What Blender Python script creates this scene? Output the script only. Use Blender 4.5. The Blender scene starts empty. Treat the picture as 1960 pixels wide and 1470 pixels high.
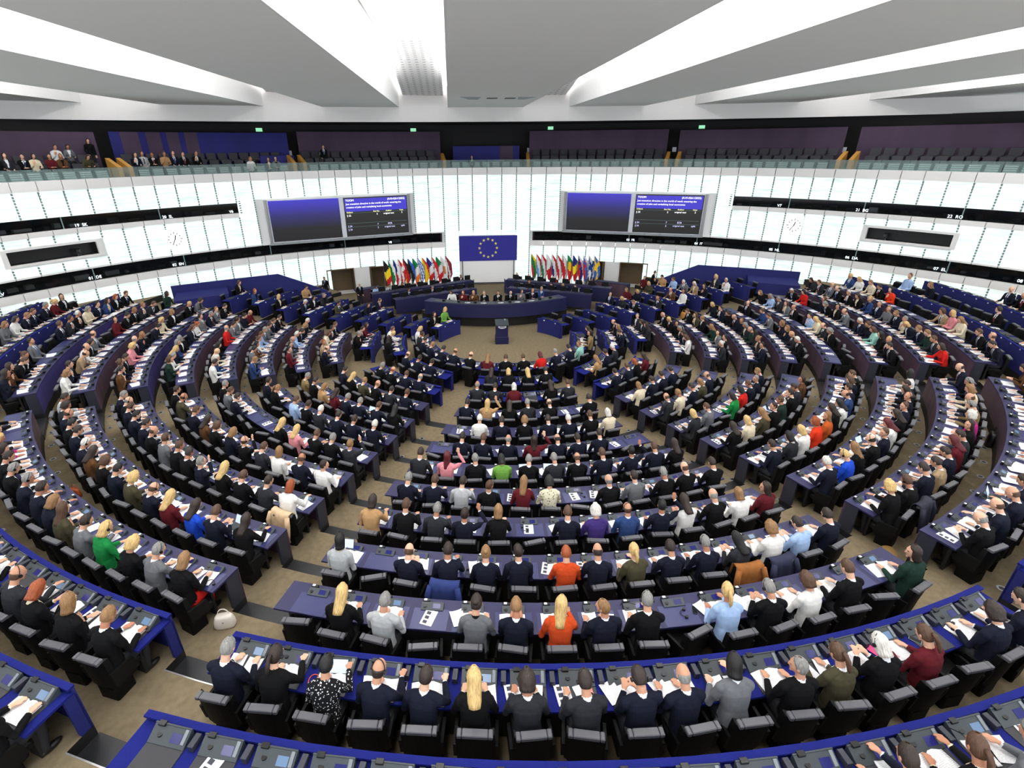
# A parliament hemicycle seen from the visitors' gallery above its rear rows.
import bpy, math, random
import numpy as np
from mathutils import Matrix, Vector
random.seed(11)
S = bpy.context.scene
COL = S.collection
# ---------------------------------------------------------------- camera, world, light, exposure
cam = bpy.data.cameras.new('camera'); camo = bpy.data.objects.new('camera', cam); COL.objects.link(camo)
F_PX, PP_X, PP_Y = 984.9, 930.1, 735.0
cam.sensor_fit = 'HORIZONTAL'; cam.sensor_width = 36.0
cam.lens = F_PX / 1960 * 36.0
cam.shift_x = (980 - PP_X) / 1960; cam.shift_y = (PP_Y - 735) / 1960
cam.clip_start = .1; cam.clip_end = 300
CAM = Vector((-2.3352, -23.4745, 9.1582)); YAW, PITCH, ROLL = .0611213, .433153, -.00826632
fw = Vector((math.sin(YAW)*math.cos(PITCH), math.cos(YAW)*math.cos(PITCH), -math.sin(PITCH)))
rt = Vector((math.cos(YAW), -math.sin(YAW), 0)); up = rt.cross(fw)
cr, sr = math.cos(ROLL), math.sin(ROLL)
rt2, up2 = cr*rt + sr*up, -sr*rt + cr*up
camo.matrix_world = Matrix(((rt2.x, up2.x, -fw.x, CAM.x), (rt2.y, up2.y, -fw.y, CAM.y), (rt2.z, up2.z, -fw.z, CAM.z), (0, 0, 0, 1)))
S.camera = camo
def px(x, y, z):                                   # where a point lands in the 1960 x 1470 picture, and its depth
    d = Vector((x, y, z)) - CAM
    w = d.dot(fw)
    if w < .2: return (-9999, -9999, w)
    return (PP_X + F_PX*d.dot(rt2)/w, PP_Y - F_PX*d.dot(up2)/w, w)
def in_frame(x, y, z, m=40):
    a = px(x, y, z)
    return -m < a[0] < 1960+m and -m < a[1] < 1470+m

S.view_settings.view_transform = 'Standard'; S.view_settings.look = 'None'
S.view_settings.gamma = 1.0; S.view_settings.use_curve_mapping = False
S.view_settings.exposure = EXPOSURE = 0.3
wd = bpy.data.worlds.new('world'); S.world = wd; wd.use_nodes = True
wd.node_tree.nodes['Background'].inputs[0].default_value = (.9, .95, 1, 1)
wd.node_tree.nodes['Background'].inputs[1].default_value = 1.7
S.cycles.max_bounces = 5; S.cycles.diffuse_bounces = 4; S.cycles.glossy_bounces = 3; S.cycles.transmission_bounces = 4
S.cycles.transparent_max_bounces = 6; S.cycles.caustics_reflective = False; S.cycles.caustics_refractive = False
S.cycles.sample_clamp_indirect = 4
TROUGHS = [(-18.9, 1.6), (-11.2, 2.6), (-3.7, 2.6), (3.65, 2.6), (10.9, 2.4), (19.2, 1.6)]   # lamp troughs of the ceiling: x, width
for tx, tw in TROUGHS:
    L = bpy.data.lights.new('trough_lamp', 'AREA'); L.shape = 'RECTANGLE'; L.size = tw*.8; L.size_y = 34
    L.energy = 800 * tw/2.6; L.color = (1, .985, .96); L.spread = math.radians(150)
    lo = bpy.data.objects.new('trough_lamp', L); lo.location = (tx, -8, 13.2); COL.objects.link(lo)

# ---------------------------------------------------------------- materials
def srgb(r, g, b):
    f = lambda c: (c/255/12.92 if c/255 <= .04045 else ((c/255+.055)/1.055)**2.4)
    return (f(r), f(g), f(b), 1)
MATS = {}
def mat(name, c, rough=.6, metal=0, noise=0, scale=20, emit=None, estr=0, bump=0, spec=.5, stretch=None, sheen=0):
    m = bpy.data.materials.new(name); m.use_nodes = True; nt = m.node_tree; b = nt.nodes['Principled BSDF']
    b.inputs['Base Color'].default_value = c; b.inputs['Roughness'].default_value = rough; b.inputs['Metallic'].default_value = metal
    b.inputs['Specular IOR Level'].default_value = spec
    if sheen: b.inputs['Sheen Weight'].default_value = sheen
    if emit:
        b.inputs['Emission Color'].default_value = emit; b.inputs['Emission Strength'].default_value = estr
    if noise or bump:
        tc = nt.nodes.new('ShaderNodeTexCoord'); src = tc.outputs['Object']
        if stretch:
            mp = nt.nodes.new('ShaderNodeMapping'); mp.inputs['Scale'].default_value = stretch; nt.links.new(src, mp.inputs[0]); src = mp.outputs[0]
        n = nt.nodes.new('ShaderNodeTexNoise'); n.inputs['Scale'].default_value = scale; n.inputs['Detail'].default_value = 3
        nt.links.new(src, n.inputs['Vector'])
        if noise:
            r = nt.nodes.new('ShaderNodeMapRange'); r.inputs[1].default_value = .3; r.inputs[2].default_value = .7
            r.inputs[3].default_value = 1-noise; r.inputs[4].default_value = 1+noise
            mx = nt.nodes.new('ShaderNodeVectorMath'); mx.operation = 'SCALE'; mx.inputs[0].default_value = c[:3]
            nt.links.new(n.outputs[0], r.inputs[0]); nt.links.new(r.outputs[0], mx.inputs['Scale']); nt.links.new(mx.outputs[0], b.inputs['Base Color'])
        if bump:
            bp = nt.nodes.new('ShaderNodeBump'); bp.inputs['Strength'].default_value = bump; bp.inputs['Distance'].default_value = .02
            nt.links.new(n.outputs[0], bp.inputs['Height']); nt.links.new(bp.outputs[0], b.inputs['Normal'])
    MATS[name] = m
    return m
M_carpet = mat('carpet', srgb(126, 113, 90), .95, noise=.12, scale=9, bump=.15, spec=.1)
M_riser = mat('black_riser', srgb(22, 21, 22), .6)
M_tread = mat('dark_tread', srgb(29, 30, 33), .45, noise=.1, scale=5)
M_nosing = mat('steel_nosing', srgb(190, 190, 188), .35, metal=.6)
M_top = mat('blue_lacquer', srgb(33, 31, 74), .5, noise=.06, scale=4)
M_matt = mat('writing_lacquer', srgb(52, 54, 100), .35)
M_rim = mat('blue_felt', srgb(20, 28, 108), .85, noise=.05, scale=30, spec=.2)
M_blue = mat('blue_panel', srgb(19, 26, 98), .7, noise=.07, scale=3)
M_navy = mat('navy_panel', srgb(13, 16, 66), .6, noise=.07, scale=3)
M_wood = mat('stained_purple_wood', srgb(84, 63, 78), .5, noise=.22, scale=3, stretch=(1, 1, .25))
M_woodb = mat('stained_blue_wood', srgb(62, 56, 116), .5, noise=.18, scale=3, stretch=(1, 1, .25))
M_end = mat('dark_end_board', srgb(44, 46, 58), .5)
M_black = mat('black_leather', srgb(12, 12, 13), .6, spec=.2)
M_head = mat('headrest_leather_sheen', srgb(88, 88, 93), .4)  # sheen on the top face is put into this headrest grey
M_cons = mat('console_grey', srgb(52, 59, 64), .45)
M_slab = mat('charcoal_slab', srgb(42, 42, 47), .5)
M_dark = mat('black_plastic', srgb(16, 16, 18), .35)
M_scr = mat('console_screen', srgb(22, 22, 60), .15, emit=srgb(60, 66, 190), estr=.22)
M_scrl = mat('console_screen_light', srgb(60, 80, 110), .15, emit=srgb(150, 185, 220), estr=.35)
M_white = mat('white_paint', srgb(236, 236, 236), .55)
M_slot = mat('grey_slot', srgb(120, 126, 132), .4)
M_plate = mat('white_plate', srgb(225, 228, 235), .4)
M_fascia = mat('white_fascia', srgb(242, 240, 239), .6)
M_soffit = mat('grey_acoustic_soffit', srgb(242, 246, 243), .9, noise=.03, scale=60)
M_wallblk = mat('black_wall', srgb(34, 33, 35), .8, noise=.08, scale=1.5)
M_purple = mat('purple_panel', srgb(76, 58, 82), .7, noise=.12, scale=1.2, stretch=(1, 1, .15))
M_seatgrey = mat('dark_seat_fabric', srgb(62, 62, 70), .8)
M_booth = mat('booth_interior', srgb(30, 31, 33), .7)
M_yel = mat('ochre_wood', srgb(205, 150, 60), .5)
M_steel = mat('brushed_steel', srgb(170, 174, 176), .35, metal=.7)
M_lamp = mat('lamp_strip', (1, 1, 1, 1), .5, emit=(1, .99, .97, 1), estr=9.0)
M_sign = mat('lit_sign', (1, 1, 1, 1), .5, emit=(.8, .9, 1, 1), estr=1.6)
M_exit = mat('exit_sign_green', srgb(120, 200, 150), .5, emit=srgb(150, 225, 180), estr=.8)
M_brown = mat('brown_doorway', srgb(96, 78, 52), .6, noise=.06, scale=2)
def glass(name, c, rough=.03, alpha=.35):
    m = bpy.data.materials.new(name); m.use_nodes = True; nt = m.node_tree; nt.nodes.clear()
    o = nt.nodes.new('ShaderNodeOutputMaterial'); mx = nt.nodes.new('ShaderNodeMixShader'); t = nt.nodes.new('ShaderNodeBsdfTransparent')
    p = nt.nodes.new('ShaderNodeBsdfPrincipled'); p.inputs['Base Color'].default_value = c; p.inputs['Roughness'].default_value = rough
    t.inputs[0].default_value = (1, 1, 1, 1)
    mx.inputs[0].default_value = alpha; nt.links.new(t.outputs[0], mx.inputs[1]); nt.links.new(p.outputs[0], mx.inputs[2]); nt.links.new(mx.outputs[0], o.inputs[0])
    MATS[name] = m
    return m
M_boothglass = glass('booth_glass', srgb(14, 18, 20), .05, .40)
M_railglass = glass('rail_glass', srgb(120, 150, 146), .05, .30)
def lamella():
    m = bpy.data.materials.new('lit_frosted_glass'); m.use_nodes = True; nt = m.node_tree; b = nt.nodes['Principled BSDF']
    b.inputs['Base Color'].default_value = srgb(172, 190, 186); b.inputs['Roughness'].default_value = .35
    tc = nt.nodes.new('ShaderNodeTexCoord'); mp = nt.nodes.new('ShaderNodeMapping'); mp.inputs['Scale'].default_value = (.5, .5, 5)
    n = nt.nodes.new('ShaderNodeTexNoise'); n.inputs['Scale'].default_value = 1.6; n.inputs['Detail'].default_value = 2
    nt.links.new(tc.outputs['Object'], mp.inputs[0]); nt.links.new(mp.outputs[0], n.inputs[0])
    r = nt.nodes.new('ShaderNodeMapRange'); r.inputs[1].default_value = .3; r.inputs[2].default_value = .7; r.inputs[3].default_value = .42; r.inputs[4].default_value = .80
    nt.links.new(n.outputs[0], r.inputs[0])
    b.inputs['Emission Color'].default_value = (.93, 1.0, .975, 1)
    nt.links.new(r.outputs[0], b.inputs['Emission Strength'])
    return m
M_lam = lamella()
M_seam = mat('seam_clip', srgb(120, 146, 144), .4)

# ---------------------------------------------------------------- mesh and object helpers
class MB:
    def __init__(s): s.v = []; s.f = []; s.m = []
    def add(s, v, f, m=0):
        n = len(s.v); s.v += [tuple(map(float, p)) for p in v]; s.f += [tuple(n+i for i in q) for q in f]
        s.m += ([m]*len(f) if isinstance(m, int) else m)
        return s
    def box(s, x0, x1, y0, y1, z0, z1, m=0):
        return s.add([(x0,y0,z0),(x1,y0,z0),(x1,y1,z0),(x0,y1,z0),(x0,y0,z1),(x1,y0,z1),(x1,y1,z1),(x0,y1,z1)],
                     [(3,2,1,0),(4,5,6,7),(0,1,5,4),(1,2,6,5),(2,3,7,6),(3,0,4,7)], m)
    def hexa(s, p, m=0):
        return s.add(p, [(3,2,1,0),(4,5,6,7),(0,1,5,4),(1,2,6,5),(2,3,7,6),(3,0,4,7)], m)
    def rbox(s, x0, x1, y0, y1, z0, z1, r=.01, m=0):    # box with chamfered vertical and top edges
        a = [(x0+r,y0),(x1-r,y0),(x1,y0+r),(x1,y1-r),(x1-r,y1),(x0+r,y1),(x0,y1-r),(x0,y0+r)]
        b = [(x0+2*r,y0+r),(x1-2*r,y0+r),(x1-r,y0+2*r),(x1-r,y1-2*r),(x1-2*r,y1-r),(x0+2*r,y1-r),(x0+r,y1-2*r),(x0+r,y0+2*r)]
        v = [(x,y,z0) for x,y in a]+[(x,y,z1-r) for x,y in a]+[(x,y,z1) for x,y in b]
        f = [tuple(range(7,-1,-1)), tuple(range(16,24))]
        for k in (0, 8):
            for i in range(8): j = (i+1)%8; f.append((k+i,k+j,k+8+j,k+8+i))
        return s.add(v, f, m)
    def arc(s, r0, r1, a0, a1, z0, z1, m=0, step=2.5, c=(0,0), mf=None):   # curved box; az in degrees, 0 towards the camera. mf: per side (bottom, top, inner, outer, ends)
        n = max(1, int(math.ceil(abs(a1-a0)/step))); v = []; f = []; mm = []
        mf = mf or (m,)*5
        for i in range(n+1):
            a = math.radians(a0+(a1-a0)*i/n); sx, cy = math.sin(a), -math.cos(a)
            for r, z in ((r0,z0),(r1,z0),(r1,z1),(r0,z1)): v.append((c[0]+r*sx, c[1]+r*cy, z))
        for i in range(n):
            p, q = 4*i, 4*i+4
            f += [(p,q,q+1,p+1),(p+3,p+2,q+2,q+3),(p,p+3,q+3,q),(p+1,q+1,q+2,p+2)]; mm += [mf[0],mf[1],mf[2],mf[3]]
        f += [(0,1,2,3),(4*n+3,4*n+2,4*n+1,4*n)]; mm += [mf[4],mf[4]]
        n0 = len(s.v); s.v += v; s.f += [tuple(n0+i for i in q) for q in f]; s.m += mm
        return s
    def cyl(s, x, y, z0, z1, r0, r1=None, n=12, m=0):
        r1 = r0 if r1 is None else r1
        v = [(x+r0*math.cos(2*math.pi*i/n), y+r0*math.sin(2*math.pi*i/n), z0) for i in range(n)]+[(x+r1*math.cos(2*math.pi*i/n), y+r1*math.sin(2*math.pi*i/n), z1) for i in range(n)]
        return s.add(v, [tuple(range(n-1,-1,-1)), tuple(range(n,2*n))]+[(i,(i+1)%n,n+(i+1)%n,n+i) for i in range(n)], m)
    def tube(s, pts, r, n=8, m=0, flat=1.0):
        pts = [Vector(p) for p in pts]; rr = r if isinstance(r, (list, tuple)) else [r]*len(pts)
        v = []; f = []
        for i, p in enumerate(pts):
            t = (pts[min(i+1,len(pts)-1)]-pts[max(i-1,0)]).normalized()
            u = t.cross(Vector((0,0,1)) if abs(t.z) < .9 else Vector((1,0,0))).normalized(); w = u.cross(t)
            for k in range(n):
                a = 2*math.pi*k/n; v.append(p+rr[i]*(math.cos(a)*u+flat*math.sin(a)*w))
        L = len(pts)
        for i in range(L-1):
            for k in range(n): f.append((i*n+k,(i+1)*n+k,(i+1)*n+(k+1)%n,i*n+(k+1)%n))
        f += [tuple(range(n)), tuple(range((L-1)*n+n-1,(L-1)*n-1,-1))]
        return s.add(v, f, m)
    def mesh(s, name, mats, smooth=False):
        me = bpy.data.meshes.new(name); me.from_pydata(s.v, [], s.f)
        for m in (mats if isinstance(mats, (list, tuple)) else [mats]): me.materials.append(m)
        if any(s.m): me.polygons.foreach_set('material_index', s.m)
        if smooth: me.polygons.foreach_set('use_smooth', [True]*len(me.polygons))
        me.update()
        return me
def wmat(o):
    m = o.matrix_basis
    return wmat(o.parent) @ o.matrix_parent_inverse @ m if o.parent else m.copy()
def obj(name, data, parent=None, mw=None, **pr):   # MW is the object's place in the room, parented or not
    o = bpy.data.objects.new(name, data)
    COL.objects.link(o)
    if parent is not None:
        o.parent = parent; o.matrix_parent_inverse = wmat(parent).inverted()
    if mw is not None: o.matrix_basis = mw
    for k, v in pr.items(): o[k] = v
    return o
def build(name, mb, mats, parent=None, mw=None, smooth=False, **pr):
    return obj(name, mb.mesh(name, mats, smooth), parent, mw, **pr)
def P(r, a, z=0.0):
    a = math.radians(a); return Vector((r*math.sin(a), -r*math.cos(a), z))
def place(r, a, z, turn=0):                        # local +y points to the centre of the hemicycle
    return Matrix.Translation(P(r, a, z)) @ Matrix.Rotation(math.radians(a+turn), 4, 'Z')
NUM = 'zero one two three four five six seven eight nine ten eleven twelve thirteen fourteen fifteen sixteen seventeen eighteen nineteen twenty'.split() + ['twenty-'+x for x in 'one two three four five six seven eight nine'.split()] + ['thirty'] + ['thirty-'+x for x in 'one two three four five six seven eight nine'.split()] + ['forty'] + ['forty-'+x for x in 'one two three four five six seven eight nine'.split()]
ORD = ['rearmost', 'second', 'third', 'fourth', 'fifth', 'sixth', 'seventh', 'eighth', 'ninth', 'tenth', 'eleventh', 'twelfth', 'innermost']
TEXTS = []
def text(name, s, size, mw, m, parent=None, ext=.004, align='CENTER'):
    cu = bpy.data.curves.new(name, 'FONT'); cu.body = s; cu.size = size; cu.align_x = align; cu.align_y = 'CENTER'; cu.extrude = ext; cu.resolution_u = 2; cu.materials.append(m)
    o = bpy.data.objects.new(name, cu); COL.objects.link(o); TEXTS.append((o, name, parent, mw, m))
def set_texts():                                   # lettering becomes plain mesh
    dg = bpy.context.evaluated_depsgraph_get()
    for o, name, parent, mw, m in TEXTS:
        me = bpy.data.meshes.new_from_object(o.evaluated_get(dg)); cu = o.data; bpy.data.objects.remove(o); bpy.data.curves.remove(cu); me.name = name
        obj(name, me, parent, mw)
# ---------------------------------------------------------------- plan of the hemicycle
ROWS = 'ABCDEFGHIJKLM'                             # A is the rearmost row, M the ring round the well
RR = dict(M=3.385, L=4.802, K=6.211, J=7.629, I=9.037, H=10.439, G=11.811, F=13.21, E=14.6, D=16.015, C=17.426, B=18.823, A=20.25)
ZZ = dict(M=.789, L=.782, K=.786, J=.769, I=.87, H=1.05, G=1.279, F=1.522, E=1.777, D=2.043, C=2.349, B=2.752, A=3.118)
FL = dict(M=.0, L=.0, K=.0, J=.05, I=.17, H=.35, G=.58, F=.82, E=1.08, D=1.34, C=1.65, B=1.97, A=2.34)
RIM = set('ABKLM')
deg = math.degrees
BLOCKS = {}
for r_ in ROWS:
    R = RR[r_]
    gap1 = deg(1.13/R); l2 = dict(K=(61.5, 82), L=(60.2, 70), J=(58.3, 70)).get(r_, (57, 57+deg(1.37/R) + (.6 if r_ in 'HI' else 0)))
    l3 = dict(A=89, B=92.3, C=96.5, K=102.3, L=99).get(r_, 99.7)
    if r_ == 'M':
        BLOCKS[r_] = {'middle': (-97.5, 99)}
        continue
    BLOCKS[r_] = {'middle': (-17.6, 18.1), 'left': (-l2[0], -17.7-gap1), 'right': (18.2+gap1, l2[0]), 'left wing': (-l3, -l2[1]), 'right wing': (l2[1], l3)}
# the side desks beside the podium: row, az range, seats share the rows' circles
SIDE = dict(M=(117, 143), L=(112.5, 133.5), K=(112, 131), J=(112, 131), I=(110.3, 129), H=(108.7, 126.2), G=(107.8, 126), F=(107.4, 120.5), E=(105.6, 113.2))
PITCH = .655
def seat_az(block, R, a0, a1):                     # the seats of one desk block, as azimuths
    arcl = math.radians(a1-a0)*(R+.15); am = (a0+a1)/2
    if block == 'middle': n = max(1, int(arcl/.65)); pw = min(PITCH, (arcl-.2)/n)
    elif 'side' in block: n = max(2, int(arcl/.72)); pw = arcl/n*.97
    else: n = max(1, int(arcl/.635)); pw = min(.66, (arcl-.08)/n)
    pa = math.degrees(pw/(R+.15))
    return [am+(k-(n-1)/2)*pa for k in range(n)], pa
# ---------------------------------------------------------------- floor
mb = MB()
mb.arc(.001, 3.6, -180, 180, -.3, 0, step=6)
build('floor', mb, M_carpet, kind='structure')
mb = MB(); mb.box(-32, 32, -30, 26, -.4, -.02)
build('floor', mb, M_carpet, kind='structure')
order = ROWS[::-1]
outer = {r: RR[order[i+1]] if i+1 < len(order) else 30 for i, r in enumerate(order)}
for r_ in order:
    R, z = RR[r_], FL[r_]; Ro = outer[r_]
    lim = 134 if r_ in 'MLKJIHGFE' else (118 if r_ == 'D' else 112)
    if z < .04 and r_ != 'J': continue
    low = FL[order[order.index(r_)-1]]
    mb = MB()
    aisles = []
    for b in ('left', 'right'):
        a0, a1 = BLOCKS[r_][b]; m0, m1 = BLOCKS[r_]['middle']
        aisles.append((a1, m0) if b == 'left' else (m1, a0))
        w0, w1 = BLOCKS[r_][b+' wing']
        aisles.append((w1, a0) if b == 'left' else (a1, w0))
    aisles.sort()
    cuts = []
    for a0, a1 in aisles: cuts.append((a0, a1))
    # carpet tier with its black riser; in the aisles a dark half-height tread is let into the edge
    edges = [-lim]
    for a0, a1 in cuts: edges += [a0, a1]
    edges.append(lim)
    for k in range(len(edges)-1):
        r0 = R if k % 2 == 0 else R+.36
        mb.arc(r0, Ro+.02, edges[k], edges[k+1], low-.05, z, mf=(0,0,1,0,1))
    t = build('floor', mb, [M_carpet, M_riser], kind='structure')
    for a0, a1 in cuts:
        mb = MB(); mb.arc(R-.02, R+.36, a0, a1, low-.05, (z+low)/2, mf=(0,0,0,0,0))
        r_ in 'AB' and mb.arc(R+.355, R+.375, a0, a1, z-.01, z+.004, m=1)
        build('step_tread', mb, [M_tread, M_nosing], t)
    # round air outlets let into the carpet behind the chairs
    if r_ in 'CDEFGHIJ':
        mv = MB(); mv.cyl(0, 0, 0, .012, .085, .08, 14); mv.cyl(0, 0, .012, .016, .05, .045, 12, m=1)
        vm = mv.mesh('air_outlet', [M_steel, M_dark])
        a = 24.0
        while a < 97:
            for s_ in (-1, 1):
                q = P(Ro-.16, s_*a, z)
                if in_frame(*q, m=5): obj('air_outlet', vm, t, Matrix.Translation(q))
            a += deg(.95/Ro)
# raised floor behind the podium
mb = MB(); mb.arc(3.2, 7.02, -37, 37, -.02, .6, c=(0, 11.05), mf=(0,0,1,1,1))
build('floor', mb, [M_carpet, M_riser], kind='structure')
mb = MB(); mb.arc(20.8, 25.7, 180-26, 180+26, -.1, .3, c=(0, -13.1), mf=(0,0,0,0,0), step=4)
build('floor', mb, [M_carpet, M_riser], kind='structure')
# ---------------------------------------------------------------- the curved front wall: lit lamella glass, booths, cornice
WC = (0.05, -13.1); RW = 25.65
def W(a, z, dr=0.0):                               # a point on the wall; a in degrees, 0 straight ahead, positive to the east
    a = math.radians(a); return Vector((WC[0]+(RW+dr)*math.sin(a), WC[1]+(RW+dr)*math.cos(a), z))
def wall_frame(a, z, dr=0.0):                      # x along the wall, y out of the room, z up
    return Matrix.Translation(W(a, z, dr)) @ Matrix.Rotation(-math.radians(a), 4, 'Z')
def warc(mb, r0, r1, a0, a1, z0, z1, m=0, mf=None, step=2.15): mb.arc(RW+r0, RW+r1, 180-a1, 180-a0, z0, z1, m, step, WC, mf)
wall = obj('wall_front', None, kind='structure'); wall['kind'] = 'structure'
PITCH_A = 2.15; AEND = 33                          # panels of 2.15 degrees
def clear(a, spans):
    return all(not (s0 < a < s1) for s0, s1 in spans)
TIER = []                                          # (a0, a1, z0, z1) of every glass panel
for k in range(-AEND, AEND):
    a0, a1 = k*PITCH_A, (k+1)*PITCH_A; am = (a0+a1)/2; ab = abs(am)
    if ab < 4.4: TIER.append((a0, a1, 3.66, 7.46)); continue
    if ab < 7: TIER.append((a0, a1, .34, 7.46)); continue
    if ab < 11.2: TIER.append((a0, a1, 3.95, 7.46))
    elif ab < 31.3: TIER.append((a0, a1, 6.46, 7.46))
    elif ab < 33.9: TIER.append((a0, a1, 3.95, 7.46))
    else:
        TIER.append((a0, a1, 6.34, 7.46))
        if 49.4 < ab < 58.5: TIER += [(a0, a1, 3.95, 4.34), (a0, a1, 5.22, 5.56)]
        else: TIER.append((a0, a1, 3.95, 5.56))
    lo = .34 if ab < 33 else 1.2
    if 15.5 < ab < 17.3: lo = 1.92
    if 17.3 < ab < 20.5 or 20.5 < ab < 24.6: lo = 1.95
    TIER.append((a0, a1, lo, 2.92))
for a0, a1, z0, z1 in TIER:
    mb = MB(); n = max(1, int(round((z1-z0)/.125)))
    for i in range(n):                             # overlapping horizontal louvres of frosted glass
        u0, u1 = z0+(z1-z0)*i/n, z0+(z1-z0)*(i+1)/n
        pts = [W(a0+.05, u0, -.012), W(a1-.05, u0, -.012), W(a1-.05, u0, .02), W(a0+.05, u0, .02), W(a0+.05, u1, .012), W(a1-.05, u1, .012), W(a1-.05, u1, .03), W(a0+.05, u1, .03)]
        mb.hexa(pts)
    build('glass_panel', mb, M_lam, wall)
mb = MB()                                          # the clips that hold the louvres, a dotted line at every joint
for k in range(-AEND, AEND+1):
    a = k*PITCH_A; ab = abs(a)
    zs = [(6.5, 7.44)] if 11.3 < ab < 31.3 else ([(4.0, 7.44)] if ab < 34 else [(6.36, 7.44), (3.97, 5.54)])
    if ab > 7: zs.append((1.95 if 15 < ab < 25 else (.36 if ab < 33 else 1.3), 2.9))
    elif ab > 4.4: zs.append((.4, 4.0))
    if 49.4 < ab < 58.5: zs = [(6.36, 7.44), (5.24, 5.54), (3.97, 4.32), (1.3, 2.9)]
    for z0, z1 in zs:
        z = z0
        while z < z1:
            w = .035; M_ = wall_frame(a, 0, -.03)
            mb.add([M_ @ Vector(p) for p in ((-w,0,z),(w,0,z),(w,.05,z),(-w,.05,z),(-w,0,z+.08),(w,0,z+.08),(w,.05,z+.08),(-w,.05,z+.08))], [(0,1,5,4),(1,2,6,5),(3,0,4,7),(4,5,6,7)])
            z += .125
build('louvre_clips', mb, M_seam, wall, kind='stuff')
mb = MB(); warc(mb, .06, .5, -72, 72, -.05, 7.6)   # masonry behind the glass
bk = MB()
for z0, z1, spans in ((-.05, .3, [(-72, 72)]), (2.9, 3.96, [(-7, 7)]), (3.9, 7.6, [(-34, 34)]), (3.9, 4.4, [(-72, -34), (34, 72)]), (4.4, 5.2, [(-49.9, -34), (34, 49.9), (-72, -58.3), (58.3, 72)]), (5.2, 5.78, [(-72, -34), (34, 72)]), (6.32, 7.6, [(-72, -34), (34, 72)]),
                      (.3, 1.95, [(-72, -24.4), (-20.4, -18.1), (-15.4, 15.4), (18.1, 20.4), (24.4, 72)]), (1.95, 2.95, [(-72, 72)]),):
    for a0, a1 in spans: warc(bk, .05, .3, a0, a1, z0, z1)
build('wall_core', bk, M_white, wall)
# white plinth, ledges under the booth strips and the cornice in joined white pieces
for k in range(-AEND, AEND):
    a0, a1 = k*PITCH_A+.04, (k+1)*PITCH_A-.04; ab = abs((k+.5)*PITCH_A)
    mb = MB(); warc(mb, -.12, .3, a0, a1, 7.47, 7.9); build('cornice_panel', mb, M_fascia, wall)
    if ab > 7:
        mb = MB(); warc(mb, -.16, .1, a0, a1, 2.93, 3.28); build('ledge_panel', mb, M_fascia, wall)
        mb = MB(); warc(mb, -.02, .1, a0, a1, 3.87, 3.95); build('ledge_panel', mb, M_fascia, wall)
    if ab > 33.9:
        mb = MB(); warc(mb, -.14, .1, a0, a1, 5.57, 5.8); build('ledge_panel', mb, M_fascia, wall)
mb = MB(); warc(mb, -.1, .1, -72, 72, -.02, .3, mf=(0,0,0,0,0)); build('plinth', mb, M_fascia, wall)
mb = MB()
for s_ in (-1, 1):
    a0, a1 = sorted((s_*33, s_*72)); warc(mb, -.1, .1, a0, a1, .3, 1.28)
build('plinth', mb, M_fascia, wall)
# interpreters' booths: a dark room behind a strip of glass
def booth(a0, a1, z0, z1, splits, n):
    b = obj('window_%d' % n, None, kind='structure')
    mb = MB()
    warc(mb, 1.6, 1.7, a0, a1, z0-.2, z1+.2); warc(mb, .06, 1.7, a0, a1, z1, z1+.1); warc(mb, .06, 1.7, a0, a1, z0-.1, z0)
    for a in (a0, a1):
        M_ = wall_frame(a, 0)
        mb.add([M_ @ Vector(p) for p in ((-.05,0,z0-.1),(.05,0,z0-.1),(.05,1.7,z0-.1),(-.05,1.7,z0-.1),(-.05,0,z1+.1),(.05,0,z1+.1),(.05,1.7,z1+.1),(-.05,1.7,z1+.1))], [(3,2,1,0),(4,5,6,7),(0,1,5,4),(1,2,6,5),(2,3,7,6),(3,0,4,7)])
    build('booth_room', mb, M_booth, b)
    e = [a0]+splits+[a1]
    for i in range(len(e)-1):
        mb = MB(); warc(mb, .02, .035, e[i]+.04, e[i+1]-.04, z0, z1); build('window_pane', mb, M_boothglass, b)
    for i in range(1, len(e)-1):
        mb = MB(); warc(mb, .0, .05, e[i]-.05, e[i]+.05, z0, z1); build('glazing_bar', mb, M_seam, b)
    mb = MB()                                      # desks and lamps glimpsed behind the glass
    rnd = random.Random(n)
    a = a0+1
    while a < a1-1:
        M_ = wall_frame(a, z0, .5); w = rnd.uniform(.06, .35); h = rnd.uniform(.05, .24)
        mb.add([M_ @ Vector(p) for p in ((-w,0,0),(w,0,0),(w,.3,0),(-w,.3,0),(-w,0,h),(w,0,h),(w,.3,h),(-w,.3,h))], [(4,5,6,7),(0,1,5,4),(1,2,6,5),(3,0,4,7)], rnd.choice([0,0,1,2]))
        a += rnd.uniform(.8, 2.0)
    build('booth_desk', mb, [M_seatgrey, M_cons, M_steel], b, kind='stuff')
    return b
B1 = booth(-70, -7, 3.31, 3.88, [-59.6, -51.3, -41.8, -31.3, -21.2], 1)
B2 = booth(7, 70, 3.31, 3.88, [21.2, 30.6, 40.9, 49.5, 58.4], 2)
B3 = booth(-70, -34.05, 5.8, 6.34, [-58, -52.6, -43.2], 3)
B4 = booth(34, 70, 5.8, 6.34, [41, 49, 58], 4)
def booth_sign(s, x, y, z, par, sz=.2):
    a = asign(x, y, z); text('booth_sign', s, sz, wall_frame(a, z, .0) @ Matrix.Rotation(math.pi/2, 4, 'X'), M_sign, par, .003)
def ray(x, y): return fw + ((x-PP_X)/F_PX)*rt2 - ((y-PP_Y)/F_PX)*up2
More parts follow.
